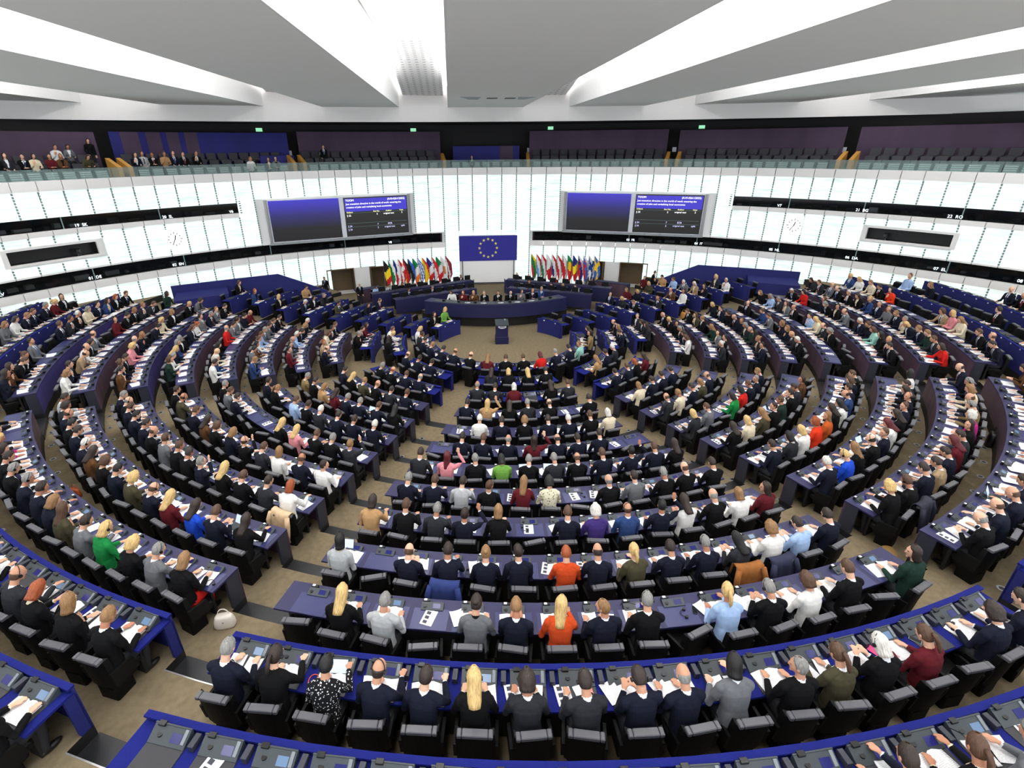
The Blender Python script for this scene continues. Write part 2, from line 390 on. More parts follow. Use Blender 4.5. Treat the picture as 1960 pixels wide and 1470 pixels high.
def asign(x, y, z):
    d = ray(x, y); ox, oy = CAM.x-WC[0], CAM.y-WC[1]; A = d.x**2+d.y**2; B = 2*(ox*d.x+oy*d.y); C = ox*ox+oy*oy-RW*RW
    t = (-B+math.sqrt(B*B-4*A*C))/(2*A); q = CAM+d*t
    return deg(math.atan2(q.x-WC[0], q.y-WC[1]))
for s, x, y, z, p in (('01  DE', 182, 530, 3.42, B1), ('02  EN', 341, 505, 3.42, B1), ('LV', 3, 565, 3.42, B1), ('V8', 747, 465, 3.42, B1), ('V6', 442, 402, 5.9, B3), ('19  SK', 155, 431, 5.9, B3), ('20  SL', 320, 413, 5.9, B3),
                       ('03  FR', 1207, 459, 3.44, B2), ('04  IT', 1337, 466, 3.44, B2), ('05  NL', 1482, 478, 3.44, B2), ('06  DA', 1630, 493, 3.44, B2), ('07  EL', 1798, 517, 3.44, B2), ('08', 1951, 541, 3.44, B2), ('V7', 1492, 393, 5.92, B4), ('21  BG', 1650, 402, 5.92, B4), ('22  RO', 1828, 415, 5.92, B4)):
    booth_sign(s, x, y, z, p)
# camera recesses
for n, (a0, a1) in enumerate(((-58.1, -50.2), (49.95, 57.95))):
    mb = MB(); warc(mb, .5, .6, a0-.5, a1+.5, 4.3, 5.3); warc(mb, .06, .6, a0-.5, a1+.5, 5.1, 5.2); warc(mb, .06, .6, a0-.5, a1+.5, 4.4, 4.52)
    r = build('window_%d' % (5+n), mb, M_dark, kind='structure')
    mb = MB(); warc(mb, -.1, .06, a0-.45, a1+.45, 5.1, 5.2); warc(mb, -.1, .06, a0-.45, a1+.45, 4.42, 4.52); warc(mb, -.1, .06, a0-.45, a0, 4.5, 5.12); warc(mb, -.1, .06, a1, a1+.45, 4.5, 5.12)
    build('recess_frame', mb, M_fascia, r)
    a = (-52, 51.8)[n]
    c = obj('camera_head', None, None, wall_frame(a, 4.52, .1), label='black remote camera in the dark recess of the %s wall wing' % ('left', 'right')[n], category='camera')
    f = wall_frame(a, 4.52, .1)
    mb = MB(); mb.cyl(0, 0, 0, .1, .09, .07); build('base', mb, M_dark, c, f)
    mb = MB(); mb.rbox(-.09, .09, -.12, .12, .14, .34, .02); build('housing', mb, M_dark, c, f)
    mb = MB(); mb.tube([(0,-.12,.24),(0,-.2,.24)], .06); build('lens', mb, M_cons, c, f)
# two flat clocks on the glass
for n, (a, z0, z1) in enumerate(((-42.3, 4.28, 5.24), (42.1, 4.42, 5.4))):
    f = wall_frame(a, (z0+z1)/2, -.09)
    c = obj('clock', None, None, f, label='square white clock on the lit glass of the %s wall wing' % ('left', 'right')[n], category='clock')
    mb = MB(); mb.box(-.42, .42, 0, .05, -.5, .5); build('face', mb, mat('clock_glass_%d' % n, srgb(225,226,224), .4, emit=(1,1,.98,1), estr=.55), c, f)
    for k in range(12):
        t = k*math.pi/6; mb = MB(); mb.box(-.015, .015, -.012, 0, .27, .34 if k % 3 else .37)
        build('hour_mark', mb, M_cons, c, f @ Matrix.Rotation(t, 4, 'Y'))
    for L_, t, w in ((.2, 12.5*30, .02), (.3, 35*6, .014)):
        mb = MB(); mb.box(-w, w, -.02, -.01, -.04, L_); build('hand', mb, M_dark, c, f @ Matrix.Rotation(math.radians(t), 4, 'Y'))
# doorways in the lower tier
for n, (a0, a1, z1) in enumerate(((-24.2, -20.5, 1.9), (-17.85, -15.5, 1.86), (15.5, 17.7, 1.9), (20.4, 24.25, 1.9))):
    mb = MB(); warc(mb, .9, 1.0, a0-.3, a1+.3, .2, z1+.1); warc(mb, .0, 1.0, a0, a1, .2, .32, mf=(1,1,1,1,1))
    d = build('door_%d' % (n+1), mb, [M_brown, M_fascia], kind='structure')
    for s0, s1, t0, t1 in ((a0-.12, a0, .3, z1), (a1, a1+.12, .3, z1), (a0-.12, a1+.12, z1, z1+.06)):
        mb = MB(); warc(mb, -.05, 1.0, s0, s1, t0, t1); build('door_frame', mb, M_brown, d)
# the big voting screens
M_bgA = bpy.data.materials.new('screen_blue_fade'); M_bgA.use_nodes = True
nt = M_bgA.node_tree; b = nt.nodes['Principled BSDF']; b.inputs['Base Color'].default_value = (.004,.004,.006,1); b.inputs['Roughness'].default_value = .3
tc = nt.nodes.new('ShaderNodeTexCoord'); sp = nt.nodes.new('ShaderNodeSeparateXYZ'); rp = nt.nodes.new('ShaderNodeValToRGB')
nt.links.new(tc.outputs['Generated'], sp.inputs[0]); nt.links.new(sp.outputs[2], rp.inputs[0]); nt.links.new(rp.outputs[0], b.inputs['Emission Color']); b.inputs['Emission Strength'].default_value = .8
rp.color_ramp.elements[0].position = .3; rp.color_ramp.elements[0].color = srgb(30, 30, 30); rp.color_ramp.elements[1].position = 1; rp.color_ramp.elements[1].color = srgb(62, 52, 200)
e = rp.color_ramp.elements.new(.62); e.color = srgb(42, 38, 110)
M_bgB = mat('screen_black', srgb(20,20,20), .3, emit=srgb(30,29,29), estr=.75); M_bgC = mat('screen_blue', srgb(20,20,60), .3, emit=srgb(62,52,200), estr=.8)
M_tw = mat('screen_white_text', (1,1,1,1), .5, emit=(1,1,1,1), estr=1.1); M_ty = mat('screen_yellow_text', (1,1,.5,1), .5, emit=srgb(235,232,140), estr=1); M_tl = mat('screen_lilac_text', (1,1,1,1), .5, emit=srgb(170,165,235), estr=1)
for n, sg in enumerate((-1, 1)):
    am = sg*21.3; f = wall_frame(am, 0, -.62); side = ('left', 'right')[n]
    t = obj('voting_screen', None, None, f, label='wide double voting screen in a white frame on the wall %s of the flag' % side, category='screen', group='voting screens')
    ch = 2*(RW-.35)*math.sin(math.radians(9.55))/2; sag = 0
    z0, z1 = (4.02, 6.4)
    w = ch
    mb = MB(); mb.box(-w-.25, w+.25, .12, .6, z0-.14, z1+.02); build('housing', mb, M_fascia, t, f)
    for u in range(3):
        for q in (-1, 1):
            mb = MB(); x = q*(w+.03+.07*u); mb.box(min(x,x+q*.035), max(x,x+q*.035), .02+.03*u, .2, z0, z1); build('edge_slat', mb, M_steel, t, f)
    mb = MB(); mb.rbox(-w-.22, w+.22, -.02, .2, z0-.16, z0-.02, .02); build('lower_rail', mb, M_steel, t, f)
    for u in range(9):
        mb = MB(); x = -w+(u+.5)*2*w/9; mb.box(x-.03, x+.03, -.04, -.02, z0-.12, z0-.06); build('rail_clip', mb, M_seam, t, f)
    gap = .28
    mb = MB(); mb.box(-w-.02, w+.02, .05, .12, z0-.02, z1); build('surround', mb, M_plate, t, f)
    mb = MB(); mb.box(-w+.02, -gap/2, .03, .06, z0+.02, z1-.05); build('display', mb, M_bgA, t, f)
    mb = MB(); mb.box(gap/2, w-.02, .03, .06, z0+.02, z1-.05); d = build('display', mb, M_bgB, t, f)
    X0, X1, ZT, ZB = gap/2, w-.02, z1-.05, z0+.02; H = ZT-ZB; D = X1-X0
    mb = MB(); mb.box(X0+.06, X1-.06, .015, .03, ZT-.36*H, ZT-.03*H); build('title_field', mb, M_bgC, t, f)
    for zz in (ZT-.4*H, ZT-.665*H, ZT-.76*H):
        mb = MB(); mb.box(X0+.08, X1-.1, .02, .03, zz, zz+.012); build('rule_line', mb, M_seam, t, f)
    RX = Matrix.Rotation(math.pi/2, 4, 'X')
    def put(s, u, v, sz, m, al='LEFT'): text('screen_text', s, sz, f @ Matrix.Translation((X0+u*D, .01, ZT-v*H)) @ RX, m, t, .003, al)
    put('TOOM', .03, .075, .17, M_tw); put('(A10-0261/2025)', .96, .075, .165, M_tw, 'RIGHT')
    put('Just transition directive in the world of work: ensuring the', .03, .165, .148, M_tw); put('creation of jobs and revitalising local economies', .03, .25, .148, M_tw)
    for s, u in (('Subject', .03), ('Am No.', .44), ('Author', .64), ('Vote', .86)): put(s, u, .375, .13, M_ty)
    put('§ 22', .03, .46, .15, M_tw); put('5', .49, .45, .15, M_tw); put('original text', .6, .445, .14, M_tw); put('2', .89, .44, .15, M_tw)
    put('§ 24', .03, .735, .15, M_tl); put('7', .49, .72, .15, M_tl); put('ECR', .66, .715, .15, M_tl)
    put('§ 26', .03, .82, .15, M_tl); put('5', .49, .81, .15, M_tl); put('original text', .6, .8, .14, M_tl); put('split', .87, .795, .15, M_tl)
# the twelve-star banner and the white screen below it
f = wall_frame(.1, 2.78, -.12)
t = obj('star_banner', None, None, f, label='large blue banner with a ring of twelve yellow stars on the wall', category='flag')
M_eu = mat('banner_blue', srgb(48, 46, 150), .8, noise=.03, scale=3); M_star = mat('star_yellow', srgb(235, 225, 120), .6)
mb = MB(); mb.box(-1.99, 1.99, 0, .04, -.84, .84); build('cloth', mb, M_eu, t, f)
def star_mb(r, r2, n=5, d=.012):
    mb = MB(); v = []
    for k in range(2*n):
        a = math.pi*k/n; q = r if k % 2 == 0 else r2; v.append((q*math.sin(a), -d, q*math.cos(a)))
    v += [(x, 0, z) for x, y, z in v]; m = 2*n
    mb.add(v, [tuple(range(m-1,-1,-1))]+[(i,(i+1)%m,m+(i+1)%m,m+i) for i in range(m)])
    return mb
sm = star_mb(.115, .046).mesh('star', M_star)
for k in range(12):
    a = k*math.pi/6; obj('star', sm, t, f @ Matrix.Translation((.6*math.sin(a), -.002, .02+.6*math.cos(a))))
f = wall_frame(.1, 0, -.06)
t = obj('projection_screen', None, None, f, label='blank white projection screen hanging below the blue star banner', category='screen')
mb = MB(); mb.box(-1.75, 1.75, 0, .03, .42, 1.93); build('sheet', mb, mat('screen_sheet', srgb(226,226,226), .7, emit=(1,1,1,1), estr=.12), t, f)
mb = MB(); mb.box(-1.78, 1.78, -.02, .04, .37, .42); build('bottom_bar', mb, M_cons, t, f)
for x in (-1.78, 1.78):
    mb = MB(); mb.tube([(x,-.01,.4),(x,-.01,1.95)], .022); build('side_wire', mb, M_cons, t, f)
set_texts()
# ---------------------------------------------------------------- ceiling: long grey soffits between lit troughs, and the white fascia they die into
ceil_ = obj('ceiling', None, kind='structure')
FC = (0, -36); FR = 48.0
def fas_y(x): return FC[1]+math.sqrt(FR*FR-x*x)
BEAMS = [(-27, -20.8), (-17.6, -12.8), (-9.6, -5.3), (-2.30, 2.2), (5.1, 9.5), (12.35, 17.6), (20.8, 27)]
SZ, SH = 11.3, 1.12
for x0, x1 in BEAMS:
    ya, yb = fas_y(x0)+.1, fas_y(x1)+.1; y0 = -27
    b = obj('ceiling_beam', None, ceil_)
    n = 6; mb = MB()
    xs = [x0+(x1-x0)*i/n for i in range(n+1)]
    for i in range(n):
        a, c = xs[i], xs[i+1]; fa, fc = fas_y(a)+.1, fas_y(c)+.1
        mb.hexa([(a,y0,SZ),(c,y0,SZ),(c,fc,SZ),(a,fa,SZ),(a,y0,SZ+.06),(c,y0,SZ+.06),(c,fc,SZ+.06),(a,fa,SZ+.06)])
    build('soffit_board', mb, M_soffit, b)
    for x, sg, ye in ((x0, -1, ya), (x1, 1, yb)):
        ys = [y0, -19, -8.2, 1.2, ye]
        for k in range(4):
            u0, u1 = ys[k]+.008, ys[k+1]-.008
            mb = MB(); mb.box(min(x, x+sg*.05), max(x, x+sg*.05), u0, u1, SZ, SZ+SH); build('side_board', mb, M_white, b)
        mb = MB(); xx = x-sg*.02
        mb.box(min(xx-sg*.25, xx), max(xx-sg*.25, xx), y0, ye-.2, SZ+SH+.02, SZ+SH+.2); build('lamp_strip', mb, M_lamp, b)
        mb = MB(); mb.box(min(x-sg*.35, x-sg*.3), max(x-sg*.35, x-sg*.3), y0, ye, SZ+SH, 14.2); build('upper_board', mb, M_white, b)
    mb = MB(); mb.box(x0+.05, x1-.05, y0, min(ya, yb), SZ+SH-.06, SZ+SH); build('top_board', mb, M_white, b)
# the perforated vaults of the troughs
M_perf = mat('perforated_white', srgb(238, 238, 238), .7)
nt = M_perf.node_tree; bs = nt.nodes['Principled BSDF']
tc = nt.nodes.new('ShaderNodeTexCoord'); sc = nt.nodes.new('ShaderNodeVectorMath'); sc.operation = 'SCALE'; sc.inputs['Scale'].default_value = 1/.36
fr = nt.nodes.new('ShaderNodeVectorMath'); fr.operation = 'FRACTION'; sp = nt.nodes.new('ShaderNodeSeparateXYZ')
nt.links.new(tc.outputs['Object'], sc.inputs[0]); nt.links.new(sc.outputs[0], fr.inputs[0]); nt.links.new(fr.outputs[0], sp.inputs[0])
def mth(op, a, b=None):
    n = nt.nodes.new('ShaderNodeMath'); n.operation = op
    for i, q in enumerate((a, b)):
        if q is None: continue
        if hasattr(q, 'links'): nt.links.new(q, n.inputs[i])
        else: n.inputs[i].default_value = q
    return n.outputs[0]
dx = mth('ABSOLUTE', mth('SUBTRACT', sp.outputs[0], .5)); dy = mth('ABSOLUTE', mth('SUBTRACT', sp.outputs[1], .5))
ins = mth('LESS_THAN', mth('MAXIMUM', dx, dy), .2)
mx = nt.nodes.new('ShaderNodeMix'); mx.data_type = 'RGBA'; nt.links.new(ins, mx.inputs[0]); mx.inputs[6].default_value = srgb(238,238,238); mx.inputs[7].default_value = srgb(190,190,196); nt.links.new(mx.outputs[2], bs.inputs['Base Color'])
for k in range(len(BEAMS)-1):
    x0, x1 = BEAMS[k][1]+.3, BEAMS[k+1][0]-.3
    prof = [(-27, 14.0), (-6, 14.0), (-1, 13.9), (2.0, 13.5), (2.02, 13.2), (5.5, 12.95), (8, 12.55), (fas_y((x0+x1)/2)+.2, 11.9)]
    for i in range(len(prof)-1):
        (ya, za), (yb, zb) = prof[i], prof[i+1]
        if yb-ya < .1: continue
        mb = MB(); mb.hexa([(x0,ya,za),(x1,ya,za),(x1,yb,zb),(x0,yb,zb),(x0,ya,za+.05),(x1,ya,za+.05),(x1,yb,zb+.05),(x0,yb,zb+.05)]); build('vault_panel', mb, M_perf, ceil_)
mb = MB(); mb.box(-30, 30, -30, 14, 14.3, 14.5); build('upper_slab', mb, M_white, ceil_)
mb = MB(); mb.arc(FR, FR+.25, 180-40, 180+40, 10.52, 14.4, c=FC, step=2, mf=(0,0,0,0,0)); build('fascia', mb, M_fascia, ceil_)
# fittings in the middle soffit: two dark hatches and two folded flaps
for x in (-.15, .75):
    mb = MB(); mb.box(x-.26, x+.26, 5.15, 5.75, SZ-.012, SZ+.02); build('hatch', mb, M_dark, ceil_)
for x0, x1, sg in ((-1.75, -.75, 1), (1.95, 1.05, -1)):
    mb = MB(); v = [(x0, 4.6, SZ-.01), (x1, 4.6, SZ-.01), (x1-.1*sg, 5.5, SZ-.06), (x0+.45*sg, 5.4, SZ-.06)]
    v += [(x, y, SZ+.02) for x, y, z in v]; mb.add(v, [(0,1,2,3),(7,6,5,4),(0,4,5,1),(1,5,6,2),(2,6,7,3),(3,7,4,0)]); build('flap', mb, M_steel, ceil_)
# ---------------------------------------------------------------- the visitors' gallery above the glass wall
gal = obj('wall_gallery', None, kind='structure')
mb = MB(); warc(mb, 4.8, 5.1, -72, 72, 7, 10.53, step=4); build('back_wall', mb, M_wallblk, gal)
mb = MB()
for k in range(-14, 14):
    xa, xb = 2*k, 2*k+2; ya, yb = fas_y(xa)+.02, fas_y(xb)+.02
    mb.hexa([(xa,ya,10.53),(xb,yb,10.53),(xb,yb+9,10.53),(xa,ya+9,10.53),(xa,ya,10.6),(xb,yb,10.6),(xb,yb+9,10.6),(xa,ya+9,10.6)])
build('dark_ceiling', mb, M_wallblk, gal)
for r0, r1, z in ((.05, 1.15, 7.42), (1.15, 2.2, 7.72), (2.2, 4.85, 8.1)):
    mb = MB(); warc(mb, r0, r1, -72, 72, 7.0, z, step=4); build('floor', mb, M_riser, gal)
M_pblue = mat('royal_blue_panel', srgb(34, 36, 118), .75, noise=.12, scale=1.2, stretch=(1, 1, .15))
for a0, a1, z1, mm in ((-70, -45.3, 9.97, 'p'), (-44, -25.5, 10.0, 'mix'), (-24.3, -5.9, 10.08, 'p'), (-4.3, 2.2, 9.16, 'b'), (2.2, 4.0, 9.16, 'p'), (4.0, 4.9, 9.16, 'b'), (6.3, 24.5, 10.08, 'p'), (25.9, 44.1, 10.0, 'p'), (45.4, 70, 9.97, 'p')):
    if mm == 'mix':
        sl = [(-44, -43, 'b'), (-43, -41.3, 'p'), (-41.3, -40.6, 'b'), (-40.6, -39.2, 'p'), (-39.2, -38.6, 'b'), (-38.6, -37.4, 'p'), (-37.4, -36.8, 'b'), (-36.8, -35.5, 'p'), (-35.5, -25.5, 'b')]
    else: sl = [(a0, a1, mm)]
    for s0, s1, q in sl:
        mb = MB(); rr_ = 3.62 if z1 > 9.5 else 3.0
        warc(mb, rr_, rr_+.08, s0, s1, 8.12, z1); build('wall_panel', mb, M_purple if q == 'p' else M_pblue, gal)
mb = MB(); warc(mb, 2.0, 2.08, -29.7, -25.6, 7.75, 8.72); build('wall_panel', mb, M_pblue, gal)
for k in range(-27, 27):
    mb = MB(); warc(mb, .0, .02, k*2.6+.03, (k+1)*2.6-.03, 7.88, 8.36); build('rail_pane', mb, M_railglass, gal)
for a in (-45.6, -44.6, -26.3, -25.0, -6.0, 6.0, 25.0, 26.4, 45.0, 46.2):
    f = wall_frame(a, 7.4, 1.0)
    mb = MB(); mb.hexa([(-.1,-.6,.0),(.1,-.6,.0),(.1,1.0,.3),(-.1,1.0,.3),(-.1,-.6,.95),(.1,-.6,.95),(.1,1.0,1.35),(-.1,1.0,1.35)]); build('stair_rail', mb, M_yel, gal, f)
for a, z in ((-28.2, 10.2), (-9.2, 10.22), (9.15, 10.28), (28.25, 10.2)):
    mb = MB(); mb.box(-.19, .19, -.06, 0, -.1, .1); s = obj('exit_sign', mb.mesh('exit_sign', M_exit), None, wall_frame(a, z, 4.8), label='small green exit sign on the black wall over the %s gallery panel' % {-28.2: 'blue', -9.2: 'purple left of centre', 9.15: 'purple right of centre', 28.25: 'far right purple'}[a], category='sign')
for a, z in ((-25.3, 8.84), (6.3, 8.88), (25.4, 8.85), (44.1, 8.8)):
    mb = MB(); mb.box(-.13, .13, -.03, 0, -.14, .14); build('notice', mb, M_plate, gal, wall_frame(a, z, 4.1))
# gallery seats, three rows
def gseat(ribbed):
    mb = MB(); mb.rbox(-.25, .25, -.28, .22, .36, .46, .02)
    mb.hexa([(-.24,.18,.4),(.24,.18,.4),(.24,.26,.4),(-.24,.26,.4),(-.25,.3,.8),(.25,.3,.8),(.25,.36,.8),(-.25,.36,.8)])
    mb.box(-.05, .05, -.1, .1, 0, .38)
    if ribbed:
        for i in range(4): mb.box(-.23, .23, .185+.028*i, .2+.028*i, .44+.09*i, .475+.09*i, m=1)  # ribs stand in for the lit louvres mirrored in the rail glass
    return mb
M_refl = mat('rail_reflection_tint', srgb(112, 132, 128), .45); M_refl2 = mat('rail_reflection_line', srgb(205, 220, 216), .4)  # front-row colours imitate the wall's reflection in the rail glass
gs = [gseat(True).mesh('gallery_seat', [M_refl, M_refl2]), gseat(False).mesh('gallery_seat', M_seatgrey)]
GS = []
for row, (dr, z, nm) in enumerate(((.62, 7.42, 'front'), (1.72, 7.72, 'middle'), (2.85, 8.1, 'back'))):
    for s0, s1, sec in ((-58, -46.4, 'first'), (-43.8, -26.8, 'second'), (-24.4, -6.8, 'third'), (-5, 5, 'fourth'), (6.6, 24.3, 'fifth'), (27, 44, 'sixth'), (46.8, 62, 'last')):
        if sec == 'fourth' and row: continue
        if row == 1 and sec == 'second': s1 = -30.2
        n = int((s1-s0)*math.pi/180*(RW+dr)/.6)
        for i in range(n):
            a = s0+(i+.5)*(s1-s0)/n
            f = wall_frame(a, z, dr)
            if not in_frame(*f.translation, m=10): continue
            GS.append(obj('gallery_seat', gs[0 if row == 0 else 1], None, f, category='seat', group='gallery seats %s row %s section' % (nm, sec),
                label=('seat tinted and ribbed like glass reflections behind the rail, %s gallery section, place %s' if row == 0 else 'dark tip-up seat, '+nm+' row of the %s gallery section, place %s') % (sec, NUM[i+1])))
# ---------------------------------------------------------------- the podium, clerks' benches, lectern and flags
M_tape = mat('mic_black', srgb(14,14,15), .4)
PC = (0, 11.05)
def pod(r, a, z):                                  # podium polar: a = 0 towards the hall
    a = math.radians(a); return Vector((PC[0]+r*math.sin(a), PC[1]-r*math.cos(a), z))
def pod_frame(r, a, z): return Matrix.Translation(pod(r, a, z)) @ Matrix.Rotation(math.radians(a), 4, 'Z')
t = obj('presidium_desk', None, None, Matrix.Translation((0, 3.9, 0)), label='long curved dark blue presidium desk on a black plinth facing the hall', category='desk')
mb = MB(); mb.arc(7.0, 7.06, -35, 35, 0, .62, c=PC); build('plinth_board', mb, M_riser, t)
mb = MB(); mb.arc(7.40, 7.48, -32.5, 32.5, .6, 1.3, c=PC); build('front_panel', mb, M_navy, t)
mb = MB(); mb.arc(7.0, 7.44, -34, 34, .57, .62, c=PC); build('base_board', mb, M_riser, t)
mb = MB(); mb.arc(6.78, 7.49, -32.6, 32.6, 1.3, 1.34, c=PC); build('worktop', mb, M_top, t)
mb = MB(); mb.arc(6.95, 7.42, -28.5, 28.5, 1.34, 1.365, c=PC); build('grey_inlay', mb, M_cons, t)
for a in (-32.3, 32.3):
    mb = MB(); mb.arc(6.8, 7.44, a-.4, a+.4, .6, 1.3, c=PC); build('end_board', mb, M_navy, t)
for a in (-24, -17, -9.5, 5.5, 12.5, 19.5, 25):
    f = pod_frame(7.2, a, 1.365)
    mb = MB(); mb.rbox(-.08, .08, -.05, .05, 0, .1, .01); mb.tube([(0,0,.08),(0,.02,.2)], .012); build('microphone_unit', mb, M_dark, t, f)
for a in (-13, -6, 1.5, 9, 15.5):                  # pale oval emblem sheets
    f = pod_frame(7.22, a, 1.366); mb = MB(); mb.cyl(0, 0, 0, .006, .16, n=20); mb.cyl(-.05, -.02, .006, .009, .05, n=10, m=1); build('emblem', mb, [M_plate, M_cons], t, f @ Matrix.Diagonal((1, .6, 1, 1)))
# lectern
t = obj('lectern', None, None, Matrix.Translation((.02, 1.3, 0)), label='blue speaker lectern with a pale oval emblem standing alone in the well', category='lectern')
mb = MB(); mb.rbox(-.32, .34, 1.02, 1.56, 0, .38, .015); build('base', mb, M_navy, t)
mb = MB(); mb.rbox(-.29, .31, 1.06, 1.52, .39, 1.0, .01); build('body', mb, M_navy, t)
mb = MB(); mb.hexa([(-.32,.98,.98),(.34,.98,.98),(.34,1.6,1.06),(-.32,1.6,1.06),(-.32,.98,1.03),(.34,.98,1.03),(.34,1.6,1.16),(-.32,1.6,1.16)]); build('top', mb, M_cons, t)
f = Matrix.Translation((.0, .97, .9)); mb = MB()
mb.tube([(-.2,0,0),(.22,0,0)], .0); mb = MB(); v = [(.01+.21*math.cos(k*math.pi/10), -.012, .1*math.sin(k*math.pi/10)) for k in range(20)]; v += [(x,.05,z) for x,y,z in v]
mb.add(v, [tuple(range(20)), *[(i,20+i,20+(i+1)%20,(i+1)%20) for i in range(20)]]); build('emblem', mb, M_plate, t, Matrix.Translation((0, 1.06, .92)))
mb = MB(); 
for k in range(7): mb.box(-.14+.01*k, .16-.012*k, -.016, -.01, -.055+.018*k, -.048+.018*k)
build('emblem_mark', mb, M_blue, t, Matrix.Translation((0, 1.06, .92)))
mb = MB(); mb.tube([(.12,1.5,1.1),(.12,1.48,1.3),(.12,1.4,1.38)], .008); build('microphone', mb, M_tape, t)
mb = MB(); mb.rbox(.14, .22, 1.42, 1.5, 1.1, 1.2, .01); build('glass_holder', mb, M_steel, t)
# clerks' benches behind, two tiers each side
def chain(mb, pts, z0, z1, th, m=0, dx=0):          # a wall along a plan polyline, thickness to the back
    for i in range(len(pts)-1):
        (xa, ya), (xb, yb) = pts[i], pts[i+1]; d = Vector((xb-xa, yb-ya, 0)).normalized(); n = Vector((-d.y, d.x, 0))
        if n.y < 0: n = -n
        n *= th
        mb.hexa([(xa,ya,z0),(xb,yb,z0),(xb+n.x,yb+n.y,z0),(xa+n.x,ya+n.y,z0),(xa,ya,z1),(xb,yb,z1),(xb+n.x,yb+n.y,z1),(xa+n.x,ya+n.y,z1)], m)
BEN = {}
for sg, side in ((-1, 'left'), (1, 'right')):
    for tier, pts, z in (('front', [(.98, 7.93), (2.1, 7.42), (3.3, 6.85), (4.6, 6.3), (5.7, 5.75)], 1.1), ('back', [(1.06, 9.85), (2.4, 9.2), (4.1, 8.35), (5.8, 7.6), (7.2, 6.95)], 1.15)):
        q = [(sg*x, y) for x, y in pts]; BEN[side, tier] = q
        t = obj('clerks_bench', None, None, Matrix.Translation((q[2][0], q[2][1], .3)), label='long dark blue clerks bench, %s tier on the %s side behind the podium' % (tier, side), category='bench')
        mb = MB(); chain(mb, q, .3, z, .05); build('front_panel', mb, M_navy, t)
        mb = MB(); chain(mb, q, z, z+.035, .55); build('worktop', mb, M_top, t)
        for (x, y) in (q[0], q[-1]):
            mb = MB(); s_ = -sg if (x, y) == q[0] else sg
            mb.box(min(x, x+.05*s_), max(x, x+.05*s_), y+.02, y+.5, .3, z); build('end_board', mb, M_navy, t)
    if sg > 0:
        mb = MB(); chain(mb, [(6.75, 9.1), (8.6, 7.9)], .3, 1.12, .06); chain(mb, [(8.6, 7.9), (8.95, 8.5)], .3, 1.12, .06, m=1); chain(mb, [(6.75, 9.1), (8.6, 7.9)], 1.12, 1.16, .5, m=1)
    else:
        mb = MB(); chain(mb, [(-8.3, 8.0), (-6.9, 8.9)], .3, 1.12, .06); chain(mb, [(-8.3, 8.0), (-6.9, 8.9)], 1.12, 1.16, .5, m=1)
    tb = obj('usher_desk', mb.mesh('usher_desk', [M_wood, M_navy]), None, None, label='purple panelled usher desk at the %s doorway' % side, category='desk')
# monitors on the clerks' benches
mb = MB(); mb.rbox(-.2, .2, -.02, .02, .08, .36, .008); mon_s = mb.mesh('display', M_dark)
mb = MB(); mb.cyl(0, 0, 0, .02, .09, n=10); mb.box(-.02, .02, -.01, .01, .02, .12); mon_f = mb.mesh('stand', M_cons)
mb = MB(); mb.rbox(-.1, .1, -.06, .06, 0, .03, .006); mb.tube([(.05,0,.03),(.05,.03,.28)], .008); mic_m = mb.mesh('bench_microphone', [M_dark])
def along(pts, s):
    L_ = [math.hypot(pts[i+1][0]-pts[i][0], pts[i+1][1]-pts[i][1]) for i in range(len(pts)-1)]; s *= sum(L_)
    for i, l in enumerate(L_):
        if s <= l or i == len(L_)-1:
            u = s/l; x = pts[i][0]+u*(pts[i+1][0]-pts[i][0]); y = pts[i][1]+u*(pts[i+1][1]-pts[i][1]); return x, y, math.atan2(pts[i+1][1]-pts[i][1], pts[i+1][0]-pts[i][0])
        s -= l
BSEAT = []                                         # seats at the clerks' benches: side, tier, s, matrix of the seat (local +y to the hall)
for (side, tier), q in BEN.items():
    n = 8 if tier == 'back' else 7
    for k in range(n):
        s = (k+.6)/(n+.2); x, y, th = along(q, s); th = th if abs(th) < math.pi/2 else th-math.copysign(math.pi, th)
        z = 1.135 if tier == 'front' else 1.185
        fr = Matrix.Translation((x, y, z)) @ Matrix.Rotation(th, 4, 'Z')
        BSEAT.append((side, tier, k, Matrix.Translation((x, y, .3)) @ Matrix.Rotation(th, 4, 'Z')))
        m_ = obj('desk_monitor', None, None, fr @ Matrix.Translation((.14, .16, 0)), label='flat black monitor, place %s from the middle on the %s %s clerks bench' % (NUM[k+1], side, tier), category='monitor', group='monitors on the clerks benches')
        obj('display', mon_s, m_, fr @ Matrix.Translation((.14, .16, 0))); obj('stand', mon_f, m_, fr @ Matrix.Translation((.14, .16, 0)))
